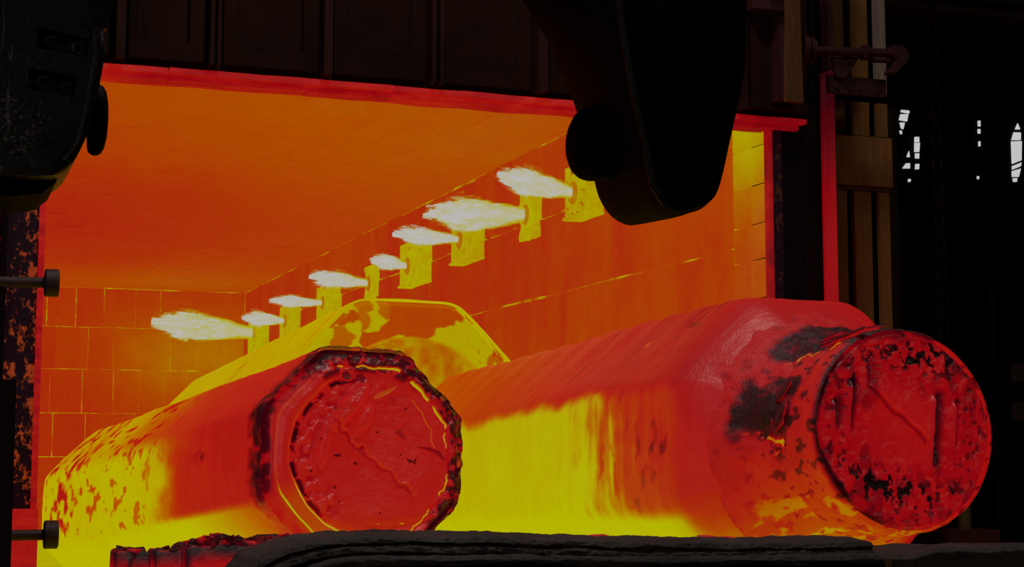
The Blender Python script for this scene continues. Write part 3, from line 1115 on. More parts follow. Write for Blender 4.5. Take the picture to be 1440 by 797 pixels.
def p_temp(s, th, P):
    deg = np.degrees(th) % 360
    n = fbm(s * 5, np.cos(th) * 4, np.sin(th) * 4, 4, 211) - .5
    fl = fbm(s * 6 + .02 * deg, np.cos(th) * 9, np.sin(th) * 9, 4, 213)
    T = .43 + .16 * sstep(185, 222, deg + n * 30) * sstep(320, 280, deg) + .14 * sstep(222, 250, deg) * sstep(320, 280, deg) * sstep(.2, .5, s)
    # black crust sheet over the top left
    a = sstep(60, 66, deg) * sstep(139, 130, deg + n * 30 + 16 * sstep(.45, .05, s)) * sstep(.72, .60, s + n * .3)
    T = T * (1 - a) + a * (.10 + .10 * sstep(.5, .65, fl))
    # thick black patch on the left side near the shoulder
    b = sstep(147, 152, deg + n * 24) * sstep(190, 181, deg + n * 30) * sstep(.27, .36, s + n * .35) * sstep(.74, .64, s - n * .2)
    T = T * (1 - b) + b * (.05 + .16 * sstep(.52, .66, fl))
    rim = band(deg + n * 30, 187.0, 1.3) * sstep(.70, .62, s) * sstep(.32, .40, s + n * .35) * sstep(.45, .55, fl + .05)
    T = np.maximum(T, rim * .95)
    rim2 = band(deg + n * 30 + 16 * sstep(.45, .05, s), 135.5, 1.3) * sstep(.02, .12, s) * sstep(.6, .45, s)
    T = np.maximum(T, rim2 * .9 * sstep(.40, .5, fl))
    # speckles
    sp = sstep(.60, .66, fbm(s * 15, np.cos(th) * 14, np.sin(th) * 14, 3, 217))
    T = T - .26 * sp * (1 - .7 * sstep(.45, .7, s))
    # hot stripe behind the dark end rim
    T = T + .03 * band(s, .10, .04) - .35 * band(s, .0, .02) * sstep(110, 130, deg) * sstep(235, 215, deg)
    hot = sstep(.56, .64, fl) * sstep(200, 222, deg) * sstep(300, 280, deg)
    T = T + .18 * hot
    return T


ingot_body('plug', PC, PD, [(0, PR * .97, 1), (.03, PR, 1), (.25, PR * 1.01, 1), (.42, PR * 1.045, 1), (.56, PR * 1.12, 1), (.68, PR * 1.215, 1), (.78, PR * 1.32, 1), (.86, PR * 1.40, 1)], 150, 380, M['plug'], ing_r, p_temp, p_disp)


def p_face(x, y, q, th):
    X, Y = x / PR, y / PR
    mid = fbm(X * 4, Y * 4, 0 * X, 4, 301) - .5
    fine = fbm(X * 13, Y * 13, 0 * X, 4, 302) - .5
    smooth_c = sstep(.55, .30, np.hypot(X * 1.1 + .02, Y * 1.0 - .0))
    h = -.05 * sstep(.93, 1.0, q) ** 1.5 + mid * .03 + fine * .018 * (1 - smooth_c)
    ax, ay, bx, by = -.38, .44, .26, -.12
    L = math.hypot(bx - ax, by - ay)
    ux, uy = (bx - ax) / L, (by - ay) / L
    al = (X - ax) * ux + (Y - ay) * uy
    pe = -(X - ax) * uy + (Y - ay) * ux + (fbm(X * 7, Y * 7, 0 * X, 3, 303) - .5) * .08
    on = sstep(0, .05, al) * sstep(L, L - .05, al)
    h = h + on * (.010 * band(pe, .0, .024)) + on * .012 * sstep(-.01, .01, pe) * sstep(.25, 0, pe)
    T = .392 + .05 * mid + .03 * smooth_c + .03 * fine
    T = T + on * (.06 * band(pe, .012, .012) - .14 * band(pe, -.022, .012))
    # standing dark grooves
    for gx, gy0, gy1, w, a in ((.36, -.36, .36, .055, -.30), (.57, -.18, .30, .030, -.20), (-.60, -.02, .50, .030, -.28), (-.74, .02, .32, .05, -.24)):
        xx = X - gx - .16 * (Y)
        g = band(xx + .03 * fine, 0, w) * sstep(gy0 - .04, gy0 + .06, Y) * sstep(gy1 + .06, gy1 - .04, Y)
        T = T + a * g
        h = h - .03 * g
        rd = band(xx, -w * 1.35, .022) * sstep(gy0 - .1, gy0, Y) * sstep(gy1, gy1 - .1, Y)
        h = h + .035 * rd
    sp = fbm(X * 19, Y * 15, 0 * X, 3, 307)
    T = T - .10 * sstep(.52, .66, fbm(X * 9, Y * 3.5, 0 * X, 4, 315)) * (1 - smooth_c)
    z1 = band(X - .25, 0, .35) * band(Y - .72, 0, .16)
    z2 = band(X + .15, 0, .40) * band(Y + .56 + .25 * (X + .1), 0, .14)
    z3 = band(q, .80, .18) * .45
    sel = sstep(.60, .66, sp + .12 * (z1 + z2)) * np.clip(z1 + z2 * 1.2 + z3, 0, 1)
    T = T - .40 * sel
    h = h - .012 * sel
    deg = np.degrees(th) % 360
    rimd = sstep(.93, .97, q + mid * .08) * sstep(130, 150, deg) * sstep(260, 240, deg)
    T = T - .28 * rimd
    cool = sstep(.80, 1.0, q + mid * .35) * sstep(.50, .62, fbm(X * 3, Y * 3, 0 * X + 2, 3, 309))
    T = T - .16 * cool
    T = T + .05 * band(X - .20, 0, .22) * band(Y + .62, 0, .16)
    return h, T


end_face('plug_face', PC + .0 * PD, PD, lambda th: PR * .975 * (1 + .02 * (fbm(np.cos(th) * 3, np.sin(th) * 3, 0 * th, 3, 311) - .5)), 240, 460, M['face'], ing_r, p_face)

# torn scale sheets on the plug
dp, sp_, up_ = axes(PD)
rng = random.Random(11)
for k in range(16):
    a = math.radians(rng.uniform(92, 128)) if k < 10 else math.radians(rng.uniform(152, 186))
    s0 = rng.uniform(.05, .55) if k < 10 else rng.uniform(.35, .62)
    ln, wd = (rng.uniform(.08, .15), rng.uniform(.02, .045)) if k < 10 else (rng.uniform(.04, .07), rng.uniform(.04, .07))
    V, T = [], []
    R0 = PR * 1.015 + rng.uniform(.0, .015) + PR * .10 * max(0, s0 - .35)
    ring = []
    for m in range(8):
        t = m * 2 * PI / 8
        u = ln * math.cos(t) * rng.uniform(.75, 1.15)
        v = wd * math.sin(t) * rng.uniform(.7, 1.2)
        ring.append((s0 + u, a + (v + u * .5) / PR))
    for lay in (0, .014):
        for s_, a_ in ring:
            rr = R0 + lay + rng.uniform(-.006, .008)
            V.append(PC + s_ * PD + rr * (math.cos(a_) * sp_ + math.sin(a_) * up_))
            T.append(rng.uniform(.02, .20) if lay else .45)
    F = [list(range(8))[::-1], list(range(8, 16))] + [[m, (m + 1) % 8, 8 + (m + 1) % 8, 8 + m] for m in range(8)]
    np_mesh('scale_flake', V, F, M['crust'], ing_r, False, T)

# ---- rear ingot, hotter, seen between and behind the two
BD = LD
BC = np.array([4.67, 4.75, 1.50])
BR = 1.50
BA = BR * .924
ing_b = root('steel_ingot', 'bright yellow hot octagonal ingot with peeling orange scale, lying behind between the two front ingots', 'ingot', (4.62, 4.75, .2), 'hot forging ingots in the furnace')


def b_disp(s, th, ap):
    n = fbm(s * 1.1, np.cos(th) * 3.0, np.sin(th) * 3.0, 4, 403) - .5
    f = fbm(s * 8, np.cos(th) * 3, np.sin(th) * 3, 3, 405) - .5
    return n * .03 + f * .01, 0 * s


def b_temp(s, th, P):
    deg = np.degrees(th) % 360
    n = fbm(s * 1.6, np.cos(th) * 2.5, np.sin(th) * 2.5, 5, 411) - .5
    T = .93 + n * .08
    for c0, dd in ((.35, .22), (1.5, .20), (3.1, .25)):
        T = T - dd * band(s + .006 * (deg - 120), c0, .02) * sstep(.4, .5, fbm(s * 3, np.cos(th) * 6, np.sin(th) * 6, 3, 413))
    return T


ingot_body('body', BC, BD, [(0, BA * .985, 0), (.06, BA, 0), (6.2, BA * .97, .02), (6.5, BA * .85, .3), (6.6, BA * .5, .8)], 120, 220, M['ingot'], ing_b, b_temp, b_disp)


def b_face(x, y, q, th):
    X, Y = x / BR, y / BR
    mid = fbm(X * 4, Y * 4, 0 * X, 4, 421) - .5
    fine = fbm(X * 16, Y * 16, 0 * X, 4, 422) - .5
    rr = np.hypot(X - .02, Y + .05)
    disc = sstep(.72, .69, rr + mid * .03)
    h = -.06 * disc + fine * .03 * disc + .02 * band(rr, .73, .03) - .08 * sstep(.94, 1, q) ** 1.4 + mid * .02
    T = .93 + .03 * mid
    T = T - disc * (.14 + .30 * fine + .1 * mid)
    # peeled scale around the top of the disc
    pt = fbm(X * 5 + 1.3, Y * 5, 0 * X, 4, 424)
    dg = np.degrees(th) % 360
    peel = sstep(.47, .49, pt + .46 * (band(dg, 82, 11) + .42 * band(dg, 112, 20) * band(rr, .74, .07) + .55 * band(dg, 40, 10) * band(rr, .82, .12)) - .20)
    ring = sstep(.70, .72, rr)
    T = T - ring * peel * (.27 + .05 * fine)
    h = h - ring * peel * .015
    spots = sstep(.66, .68, fbm(X * 6, Y * 6, 0 * X + 4.2, 3, 426)) * ring
    T = T - .2 * spots * (1 - peel)
    return h, T


end_face('end_face', BC - .012 * BD, BD, lambda th: BA * oct_r(th) * .985, 200, 360, M['ingot'], ing_b, b_face)

# supports under the ingots, standing on the hearth
for k, (x, y, zt, w, lab) in enumerate([
    (2.45, -1.0, .50, .9, 'glowing refractory support block under the near end of the left ingot'),
    (1.95, 3.2, .04, .9, 'glowing refractory support block under the far end of the left ingot'),
    (5.16, -1.3, .27, 1.1, 'glowing refractory support block under the near end of the right ingot'),
    (5.14, 3.2, .06, 1.1, 'glowing refractory support block under the far end of the right ingot'),
    (4.58, 5.6, -.04, 1.2, 'glowing refractory support block under the rear yellow ingot')]):
    b = MB().box((x - w / 2, y - .35, ZF), (x + w / 2, y + .35, zt)).bevel(.02, 2).build('support_block', M['hearth'], None, own_origin=True)
    tag(b, lab, 'block', 'support blocks under the ingots')


# ------------------------------------------------------------------ furnace car front edge
car = root('furnace_car', 'ash-crusted dark steel front rim of the furnace car, rounded at its left end', 'furnace car', (2.9, -4.2, -.95))


def sweep_rim(name, path, prof, mat, parent, amp, seed, n=220):
    """profile (dy, dn) swept along a path in XZ; dn along the path normal"""
    P = np.array(path, float)
    seg = np.r_[0, np.cumsum(np.hypot(*np.diff(P, axis=0).T))]
    t = np.linspace(0, seg[-1], n)
    x, z = np.interp(t, seg, P[:, 0]), np.interp(t, seg, P[:, 1])
    for _ in range(6):
        x[1:-1] = (x[:-2] + x[1:-1] * 2 + x[2:]) / 4
        z[1:-1] = (z[:-2] + z[1:-1] * 2 + z[2:]) / 4
    tx, tz = np.gradient(x), np.gradient(z)
    l = np.hypot(tx, tz)
    nx_, nz_ = -tz / l, tx / l
    q_ = np.linspace(0, len(prof) - 1, (len(prof) - 1) * 4 + 1)
    prof = list(zip(np.interp(q_, range(len(prof)), [p[0] for p in prof]), np.interp(q_, range(len(prof)), [p[1] for p in prof])))
    m = len(prof)
    V = np.zeros((n, m, 3))
    for j, (dy, dn) in enumerate(prof):
        nn = fbm(t * 5, np.full(n, j * .24 + seed), np.zeros(n), 4, seed) - .5
        nf = fbm(t * 30, np.full(n, j * .55 + seed), np.zeros(n), 4, seed + 3) - .5
        dd = dn + amp * nn + amp * .55 * nf
        V[:, j, 0] = x + nx_ * dd
        V[:, j, 2] = z + nz_ * dd
        V[:, j, 1] = -4.3 + dy + amp * .8 * nn - amp * .6 * nf
    F = grid_faces(n, m)
    F.append(list(range(m))[::-1])
    F.append([(n - 1) * m + k for k in range(m)])
    return np_mesh(name, V.reshape(-1, 3), F, mat, parent, True)


path = [(1.22, .30), (1.24, .62), (1.27, .76), (1.34, .84), (1.45, .885), (1.58, .915), (1.72, .93), (2.4, .912), (3.1, .875), (3.8, .862), (4.31, .858)]
rim_prof = []
for dy, dn in [(.0, -.075), (-.02, -.055), (-.012, -.035), (.015, -.028), (.0, -.012), (.02, .006), (.10, .018), (.25, .022), (.42, .018), (.60, .0), (.60, -.30), (.10, -.30), (.08, -.12)]:
    rim_prof.append((dy, dn))
sweep_rim('outer_rim', path, rim_prof, M['slag'], car, .026, 3, 700)
path2 = [(1.46, .30), (1.47, .66), (1.49, .745), (1.55, .80), (1.65, .825), (1.80, .83), (2.4, .822), (3.1, .800), (3.8, .79), (4.30, .785)]
sweep_rim('inner_rim', path2, [(-.01, -.025), (-.06, -.018), (-.07, .005), (-.05, .024), (.0, .030), (.14, .03), (.14, -.03)], M['slag'], car, .018, 9, 600)
path3 = [(1.52, .30), (1.53, .66), (1.56, .71), (1.62, .755), (1.72, .775), (2.4, .770), (2.75, .77)]
sweep_rim('recess_lip', path3, [(.02, -.012), (-.012, -.008), (-.015, .008), (.0, .018), (.12, .02), (.12, -.02)], M['slag2'], car, .006, 15, 160)
MB().box((1.30, -4.22, -.9), (2.75, -3.9, .80)).build('recess_panel', M['hook_dark'], car)
MB().box((2.55, -4.30, -.9), (4.30, -3.9, .785)).bevel(.01, 1).build('front_plate', M['slag'], car)
MB().box((1.30, -3.9, -.95), (4.32, -3.55, .70)).build('frame', M['slag2'], car)
# lower right-hand end casting
blk = root('end_casting', 'cracked grey steel end casting beside the step of the car rim, lower right', 'casting', (5.0, -4.2, -.95))
path4 = [(4.335, .80), (4.5, .793), (4.62, .815), (4.75, .822), (5.0, .818), (5.4, .815), (5.9, .81)]
V4 = sweep_rim('top_crust', path4, [(-.01, -.05), (-.015, -.01), (.02, .008), (.2, .012), (.5, .0), (.5, -.06)], M['slag'], blk, .02, 27, 180)
MB().box((4.36, -4.32, -.95), (4.40, -3.8, .79)).build('joint_strip', M['plank'], blk)
MB().box((4.42, -4.315, -.95), (5.9, -3.8, .775)).bevel(.012, 1).build('casting_block', M['slag'], blk)
MB().box((4.335, -4.31, -.95), (4.36, -3.8, .775)).build('joint_strip', M['slag2'], blk)

# hot crumbs lying on the rim
for k, (x, y, zz, s, lab) in enumerate([(3.00, -3.95, .885, .05, 'red-hot crumb of scale on the car rim, left of the other two'),
                                       (3.585, -3.95, .872, .045, 'red-hot crumb of scale on the car rim, middle of three'),
                                       (3.70, -3.95, .870, .035, 'red-hot crumb of scale on the car rim, right of the other two')]):
    r2 = random.Random(k)
    bm = MB()
    bmesh.ops.create_icosphere(bm.bm, subdivisions=2, radius=1.0)
    for v in bm.bm.verts:
        f = r2.uniform(.75, 1.2)
        v.co = Vector((x + v.co.x * s * 1.5 * f, y + v.co.y * s * f, zz + (v.co.z + .3) * s * .40 * f))
    V = np.array([v.co[:] for v in bm.bm.verts]); F = [[v.index for v in f.verts] for f in bm.bm.faces]
    bm.bm.free()
    o = np_mesh('scale_crumb', V, F, M['brickhot'], None, False, np.full(len(V), .42), own_origin=True)
    tag(o, lab, 'slag', 'hot crumbs on the car rim')


# ------------------------------------------------------------------ crusted firebricks at lower left
def rough_block(name, lo, hi, rot, mat, parent, amp, seed, tfn, div=14):
    bm = bmesh.new()
    bmesh.ops.create_cube(bm, size=1)
    bmesh.ops.subdivide_edges(bm, edges=bm.edges[:], cuts=div, use_grid_fill=True)
    V = np.array([v.co[:] for v in bm.verts]); F = [[v.index for v in f.verts] for f in bm.faces]
    bm.free()
    lo, hi = np.array(lo), np.array(hi)
    # round the corners a little
    m = np.linalg.norm(np.sign(V) * np.clip(np.abs(V) - .40, 0, None), axis=1)
    V = V * (1 - .35 * np.clip(m - .10, 0, None)[:, None] / .1 * .12)
    P = (lo + hi) / 2 + V * (hi - lo)
    c = (lo + hi) / 2
    ca, sa = math.cos(rot), math.sin(rot)
    x, z = P[:, 0] - c[0], P[:, 2] - c[2]
    P[:, 0], P[:, 2] = c[0] + x * ca - z * sa, c[2] + x * sa + z * ca
    n = np.stack([fbm(P[:, 0] * 9 + k * 5, P[:, 1] * 9, P[:, 2] * 9, 4, seed + k) - .5 for k in range(3)], 1)
    P = P + n * amp
    return np_mesh(name, P, F, mat, parent, True, np.clip(tfn(V, P), 0, 1), own_origin=parent is None)


def tb(V, P):
    n = fbm(P[:, 0] * 12, P[:, 1] * 12, P[:, 2] * 12, 4, 77)
    T = .43 - .25 * sstep(.55, .68, n)
    edge = (np.abs(V) > .46).sum(1) >= 2
    top = V[:, 2] > .47
    T = np.where(top, .30 - .3 * sstep(.4, .6, n), T)
    return np.where(edge, T * .45, T)


BR_ = [((.85, -3.35, -.45), (1.005, -3.0, .835), .0, 'leftmost red-hot firebrick of the row below the left ingot'),
       ((1.02, -3.42, -.45), (1.14, -3.1, .842), .0, 'tilted red-hot firebrick leaning between two others below the left ingot'),
       ((1.155, -3.45, -.45), (1.49, -3.0, .865), .0, 'widest red-hot firebrick with a shattered black crust on top'),
       ((1.53, -3.40, -.45), (1.90, -3.0, .89), .0, 'red-hot firebrick partly hidden behind the rounded end of the car rim')]
for k, (lo, hi, rot, lab) in enumerate(BR_):
    b = root('firebrick', lab, 'firebrick', ((lo[0] + hi[0]) / 2, (lo[1] + hi[1]) / 2, lo[2]), 'firebricks below the left ingot')
    rough_block('brick_body', lo, hi, rot, M['brickhot'], b, .024, 70 + k * 9, tb)
    rr = random.Random(k * 3 + 1)
    nsh = (14, 8, 70, 30)[k]
    for m in range(nsh):
        x = rr.uniform(lo[0] + .02, hi[0] - .02)
        y = rr.uniform(lo[1] + .02, lo[1] + .28)
        w = rr.uniform(.010, .034)
        zt = hi[2] + (.025 * math.sin((x - lo[0]) / (hi[0] - lo[0]) * PI) if k == 2 else 0) + rr.uniform(-.02, .010)
        mt = Matrix.Translation((x, y, zt)) @ Matrix.Rotation(rr.uniform(-.3, .3), 4, 'Y') @ Matrix.Rotation(rr.uniform(-.25, .25), 4, 'X') @ Matrix.Rotation(rr.uniform(0, 3), 4, 'Z')
        bm = MB().box((-w, -w * .6, -.008), (w, w * .6, .008), mt)
        for v in bm.bm.verts:
            v.co += Vector((rr.uniform(-.007, .007), rr.uniform(-.007, .007), rr.uniform(-.004, .004)))
        V = np.array([v.co[:] for v in bm.bm.verts]); bm.bm.verts.index_update(); F = [[v.index for v in f.verts] for f in bm.bm.faces]
        bm.bm.free()
        np_mesh('crust_shard', V, F, M['crust'], b, False, np.array([rr.choice((.03, .08, .15, .2))] * 4 + [rr.choice((.02, .06, .10, .16, .40))] * 4))

# ------------------------------------------------------------------ hanging jaws in the foreground
jl = root('tong_jaw', 'scratched black cast steel tong jaw hanging at the upper left', 'jaw', (.30, -5.3, 2.16), 'hanging tong jaws')
body = [(-.10, 4.6), (-.10, 2.30), (.02, 2.245), (.20, 2.215), (.33, 2.212), (.40, 2.235), (.44, 2.285), (.475, 2.37), (.495, 2.46), (.515, 2.58), (.528, 2.68), (.522, 2.735), (.49, 2.765), (.43, 2.80), (.40, 3.1), (.40, 4.6)]
bm = MB().prism(body[:2] + rounded(body[2:11], 3) + body[11:], -5.55, -5.05)
es = [e for e in bm.bm.edges if abs((e.verts[0].co - e.verts[1].co).y) < .01]
bmesh.ops.bevel(bm.bm, geom=es, offset=.035, segments=4, affect='EDGES', profile=.5)
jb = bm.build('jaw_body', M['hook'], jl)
cuts = []
off = world_loc(jl)
for pts in ([(.305, 2.715), (.475, 2.690), (.465, 2.625), (.295, 2.645)], [(.285, 2.575), (.44, 2.555), (.425, 2.485), (.265, 2.505)]):
    cuts.append(MB().prism(pts, -5.7, -5.520).build('cutter', None))
for c in cuts:
    pass
carve(jb, cuts)
for (x, zz, r) in ((.345, 2.675, .026), (.435, 2.66, .026), (.325, 2.535, .024), (.40, 2.52, .020)):
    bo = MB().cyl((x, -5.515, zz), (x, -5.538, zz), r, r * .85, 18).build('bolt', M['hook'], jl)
    MB().cyl((x, -5.53, zz), (x, -5.545, zz), r * .45, r * .4, 6).build('bolt_tip', M['hook_dark'], bo)
MB().cyl((.505, -5.25, 2.475), (.565, -5.25, 2.475), .115, .10, 36, [(0, .118), (.25, .128), (.5, .127), (.7, .120), (.85, .105), (.95, .08), (1, .05)]).build('side_boss', M['hook_dark'], jl, True)
MB().prism([(-.10, 2.32), (-.10, 2.19), (.05, 2.165), (.24, 2.158), (.34, 2.175), (.385, 2.215), (.40, 2.27), (.3, 2.33)], -5.42, -5.0).bevel(.03, 3, .3).build('lower_lip', M['hook_dark'], jl, True)
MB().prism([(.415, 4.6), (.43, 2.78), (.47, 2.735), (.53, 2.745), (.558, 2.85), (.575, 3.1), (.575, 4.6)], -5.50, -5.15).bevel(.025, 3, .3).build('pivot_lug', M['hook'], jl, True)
bm = MB()
for a, b in zip(body[4:11], body[5:12]):
    pass
# raised bead along the right edge of the jaw
V = []
bead = [(.405, 2.265), (.445, 2.33), (.465, 2.42), (.482, 2.53), (.497, 2.64), (.492, 2.72), (.455, 2.75)]
bm = MB()
for a, b in zip(bead, bead[1:]):
    bm.cyl((a[0], -5.548, a[1]), (b[0], -5.548, b[1]), .014, .014, 10)
bm.build('edge_bead_or_highlight', M['hook'], jl, True)

jr = root('tong_jaw', 'large black cast steel tong jaw hanging in front of the right furnace wall', 'jaw', (2.95, -4.6, 2.26), 'hanging tong jaws')
front = [(2.56, 5.0), (2.600, 3.60), (2.64, 3.31), (2.68, 3.01), (2.72, 2.80), (2.77, 2.59), (2.805, 2.41), (2.86, 2.32), (2.94, 2.285), (3.02, 2.305), (3.095, 2.34), (3.14, 2.42), (3.20, 2.65), (3.255, 2.87), (3.28, 3.06), (3.285, 3.60), (3.285, 5.0)]
back = [(2.30, 5.0), (2.44, 3.62), (2.55, 3.38), (2.66, 3.21), (2.735, 3.06), (2.80, 2.90), (2.87, 2.69), (2.92, 2.47), (3.02, 2.355), (3.14, 2.375), (3.22, 2.40), (3.25, 2.46), (3.29, 2.66), (3.33, 2.88), (3.34, 3.06), (3.34, 3.62), (3.34, 5.0)]
n = 13
NS = 9
bmj = bmesh.new()
F_, B_ = np.array(rounded(front)), np.array(rounded(back))
loops = []
for k in range(NS):
    t = k / (NS - 1)
    pr = F_ * (1 - t) + B_ * t
    c = pr.mean(0)
    e = (t - .5) * 2
    f = 1 - .035 * abs(e) ** 8
    # gently waved side wall
    w = .012 * math.sin(t * PI) * np.array([math.sin(PI * i / 26) if i < 26 else 0 for i in range(len(pr))])
    pr = c + (pr - c) * f
    loops.append([bmj.verts.new((p[0] - w[i], -5.02 + .82 * t, p[1])) for i, p in enumerate(pr)])
m = len(F_)
for A, B in zip(loops, loops[1:]):
    for i in range(m):
        bmj.faces.new((A[i], A[(i + 1) % m], B[(i + 1) % m], B[i]))
bmj.faces.new(loops[0][::-1])
bmj.faces.new(loops[-1])
mbj = MB()
mbj.bm.free()
mbj.bm = bmj
bmesh.ops.recalc_face_normals(bmj, faces=bmj.faces)
jrb = mbj.build('jaw_body', M['hook_dark'], jr)
carve(jrb, [MB().prism(p, -5.3, -4.985).build('cutter', None) for p in (
    [(2.755, 2.84), (2.95, 2.855), (2.95, 2.76), (2.76, 2.745)],
    [(2.79, 2.60), (2.985, 2.615), (2.98, 2.52), (2.80, 2.515)],
    [(2.70, 3.05), (3.02, 3.17), (3.02, 3.10), (2.72, 3.02)])])
for x, zz in ((2.81, 2.795), (2.90, 2.805), (2.84, 2.56), (2.93, 2.567)):
    MB().cyl((x, -4.98, zz), (x, -5.005, zz), .026, .022, 16).build('bolt', M['hook_dark'], jr)
MB().cyl((2.98, -4.50, 2.675), (2.665, -4.50, 2.675), .17, .15, 44, [(0, .15), (.55, .165), (.72, .168), (.82, .160), (.90, .142), (.96, .11), (1, .06)]).build('side_boss', M['hook_dark'], jr, True)
bm = MB()
edge = [(2.56, 5.0), (2.60, 3.60), (2.64, 3.31), (2.68, 3.01), (2.72, 2.80), (2.77, 2.59), (2.805, 2.41), (2.86, 2.335)]
for a, b in zip(edge, edge[1:]):
    bm.cyl((a[0] + .018, -5.008, a[1]), (b[0] + .018, -5.008, b[1]), .016, .016, 10)
bm.build('edge_bead_or_highlight', M['hook'], jr, True)  # added bead in lighter steel stands for the edge highlight

# ------------------------------------------------------------------ pins at the left jamb
for zc, x0, x1, zz, lab in ((2.335, -2.0, .66, 0, 'upper dark steel pin with a round head, crossing the left jamb'),
                           (.80, -2.0, .70, 0, 'lower dark steel pin with a round head, crossing the left jamb')):
    p = root('headed_pin', lab, 'pin', (.2, -.85, zc), 'headed pins at the left jamb')
    MB().cyl((x0, -.85, zc - .012), (x1, -.85, zc), .032, .032, 20).build('shaft', M['rod'], p, True)
    MB().cyl((x1 - .01, -.85, zc), (x1 + .075, -.85, zc), .085, .085, 32, [(0, .078), (.08, .086), (.92, .086), (1, .078)]).build('head', M['rod'], p, True)

# ------------------------------------------------------------------ right side: post, plank screen, pipe latch
post = root('steel_post', 'tall oxide-red steel channel post to the right of the furnace mouth', 'post', (6.55, -.25, -1.0))
MB().box((6.44, -.22, -1.0), (6.50, -.04, 5.4)).bevel(.008, 1).build('flange', M['black'], post)
MB().box((6.60, -.26, 4.3), (6.645, -.06, 5.4)).bevel(.01, 2).build('web', M['post'], post)
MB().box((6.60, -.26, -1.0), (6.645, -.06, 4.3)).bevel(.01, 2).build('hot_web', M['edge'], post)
MB().box((6.50, -.12, -1.0), (6.69, -.04, 5.4)).bevel(.008, 1).build('back_plate', M['black'], post)

scr = root('plank_screen', 'wooden plank screen of upright boards beside the furnace mouth', 'screen', (7.12, .12, -1.0))
MB().box((6.80, .22, -1.0), (7.40, .26, 5.6)).build('backing', M['hook_dark'], scr)
for z0, z1 in ((-1.0, 3.46), (3.88, 4.16), (4.24, 5.6)):
    for k, (a, b) in enumerate(((6.86, 6.965), (7.035, 7.195), (7.275, 7.37))):
        dz = random.uniform(-.02, .02)
        mt = M['plank_grey'] if (k == 2 and z0 > 4.2) else M['plank']
        MB().box((a, .10, z0 if z0 < 0 else z0 + .0), (b, .15, z1)).bevel(.004, 1).build('plank', mt, scr)
for z0, z1 in ((3.455, 3.865),):
    MB().box((6.84, .06, z0), (7.38, .10, z1)).bevel(.005, 1).build('cross_board', M['plank'], scr)
MB().box((6.84, .08, 3.42), (7.38, .11, 3.452)).build('batten', M['paint_red'], scr)
for z0 in (3.30, 3.93, 4.30):
    MB().box((6.965, .10, z0), (7.0, .16, z0 + .10)).build('cleat', M['hook_dark'], scr)

lat = root('pipe_latch', 'rusty red pipe latch with end flange and bolted bracket on the plank screen', 'latch', (6.7, -.45, 4.1))
MB().cyl((6.28, -.5, 4.375), (7.10, -.5, 4.42), .035, .035, 20).build('pipe', M['pipe'], lat, True)
MB().cyl((6.19, -.5, 4.37), (6.23, -.5, 4.37), .125, .125, 28).build('flange', M['pipe'], lat, True)
MB().cyl((6.26, -.5, 4.37), (6.31, -.5, 4.375), .10, .10, 28).build('flange', M['pipe'], lat, True)
MB().cyl((6.76, -.5, 4.40), (6.80, -.5, 4.40), .06, .06, 20).build('collar', M['pipe'], lat, True)
bm = MB().prism([(7.0, 4.47), (7.10, 4.47), (7.15, 4.42), (7.13, 4.35), (7.02, 4.24), (6.97, 4.25), (7.05, 4.36), (7.0, 4.40)], -.56, -.46).bevel(.012, 2, .3)
bm.build('hook', M['pipe'], lat, True)
MB().prism([(6.50, 4.35), (6.75, 4.37), (6.62, 4.19), (6.55, 4.20)], -.47, -.43).build('gusset', M['pipe'], lat)
MB().cyl((6.82, -.5, 4.345), (7.0, -.5, 4.355), .02, .02, 14).build('pin', M['pipe'], lat, True)
pl = MB().box((6.50, -.42, 4.08), (7.02, -.38, 4.22)).bevel(.006, 1).build('bracket_plate', M['pipe'], lat)
for x in (6.56, 6.68, 6.76, 6.92):
    MB().cyl((x, -.42, 4.125), (x, -.44, 4.125), .018, .016, 8).build('bolt', M['pipe'], pl)

flap = MB().prism([(6.02, 5.4), (6.02, 4.6), (6.00, 3.93), (6.14, 3.925), (6.13, 4.6), (6.125, 5.4)], -.64, -.59).bevel(.005, 1, .3).build('wooden_plank', M['plank_dark'], None, own_origin=True)
tag(flap, 'single brown plank hanging upright left of the pipe flange', 'plank')

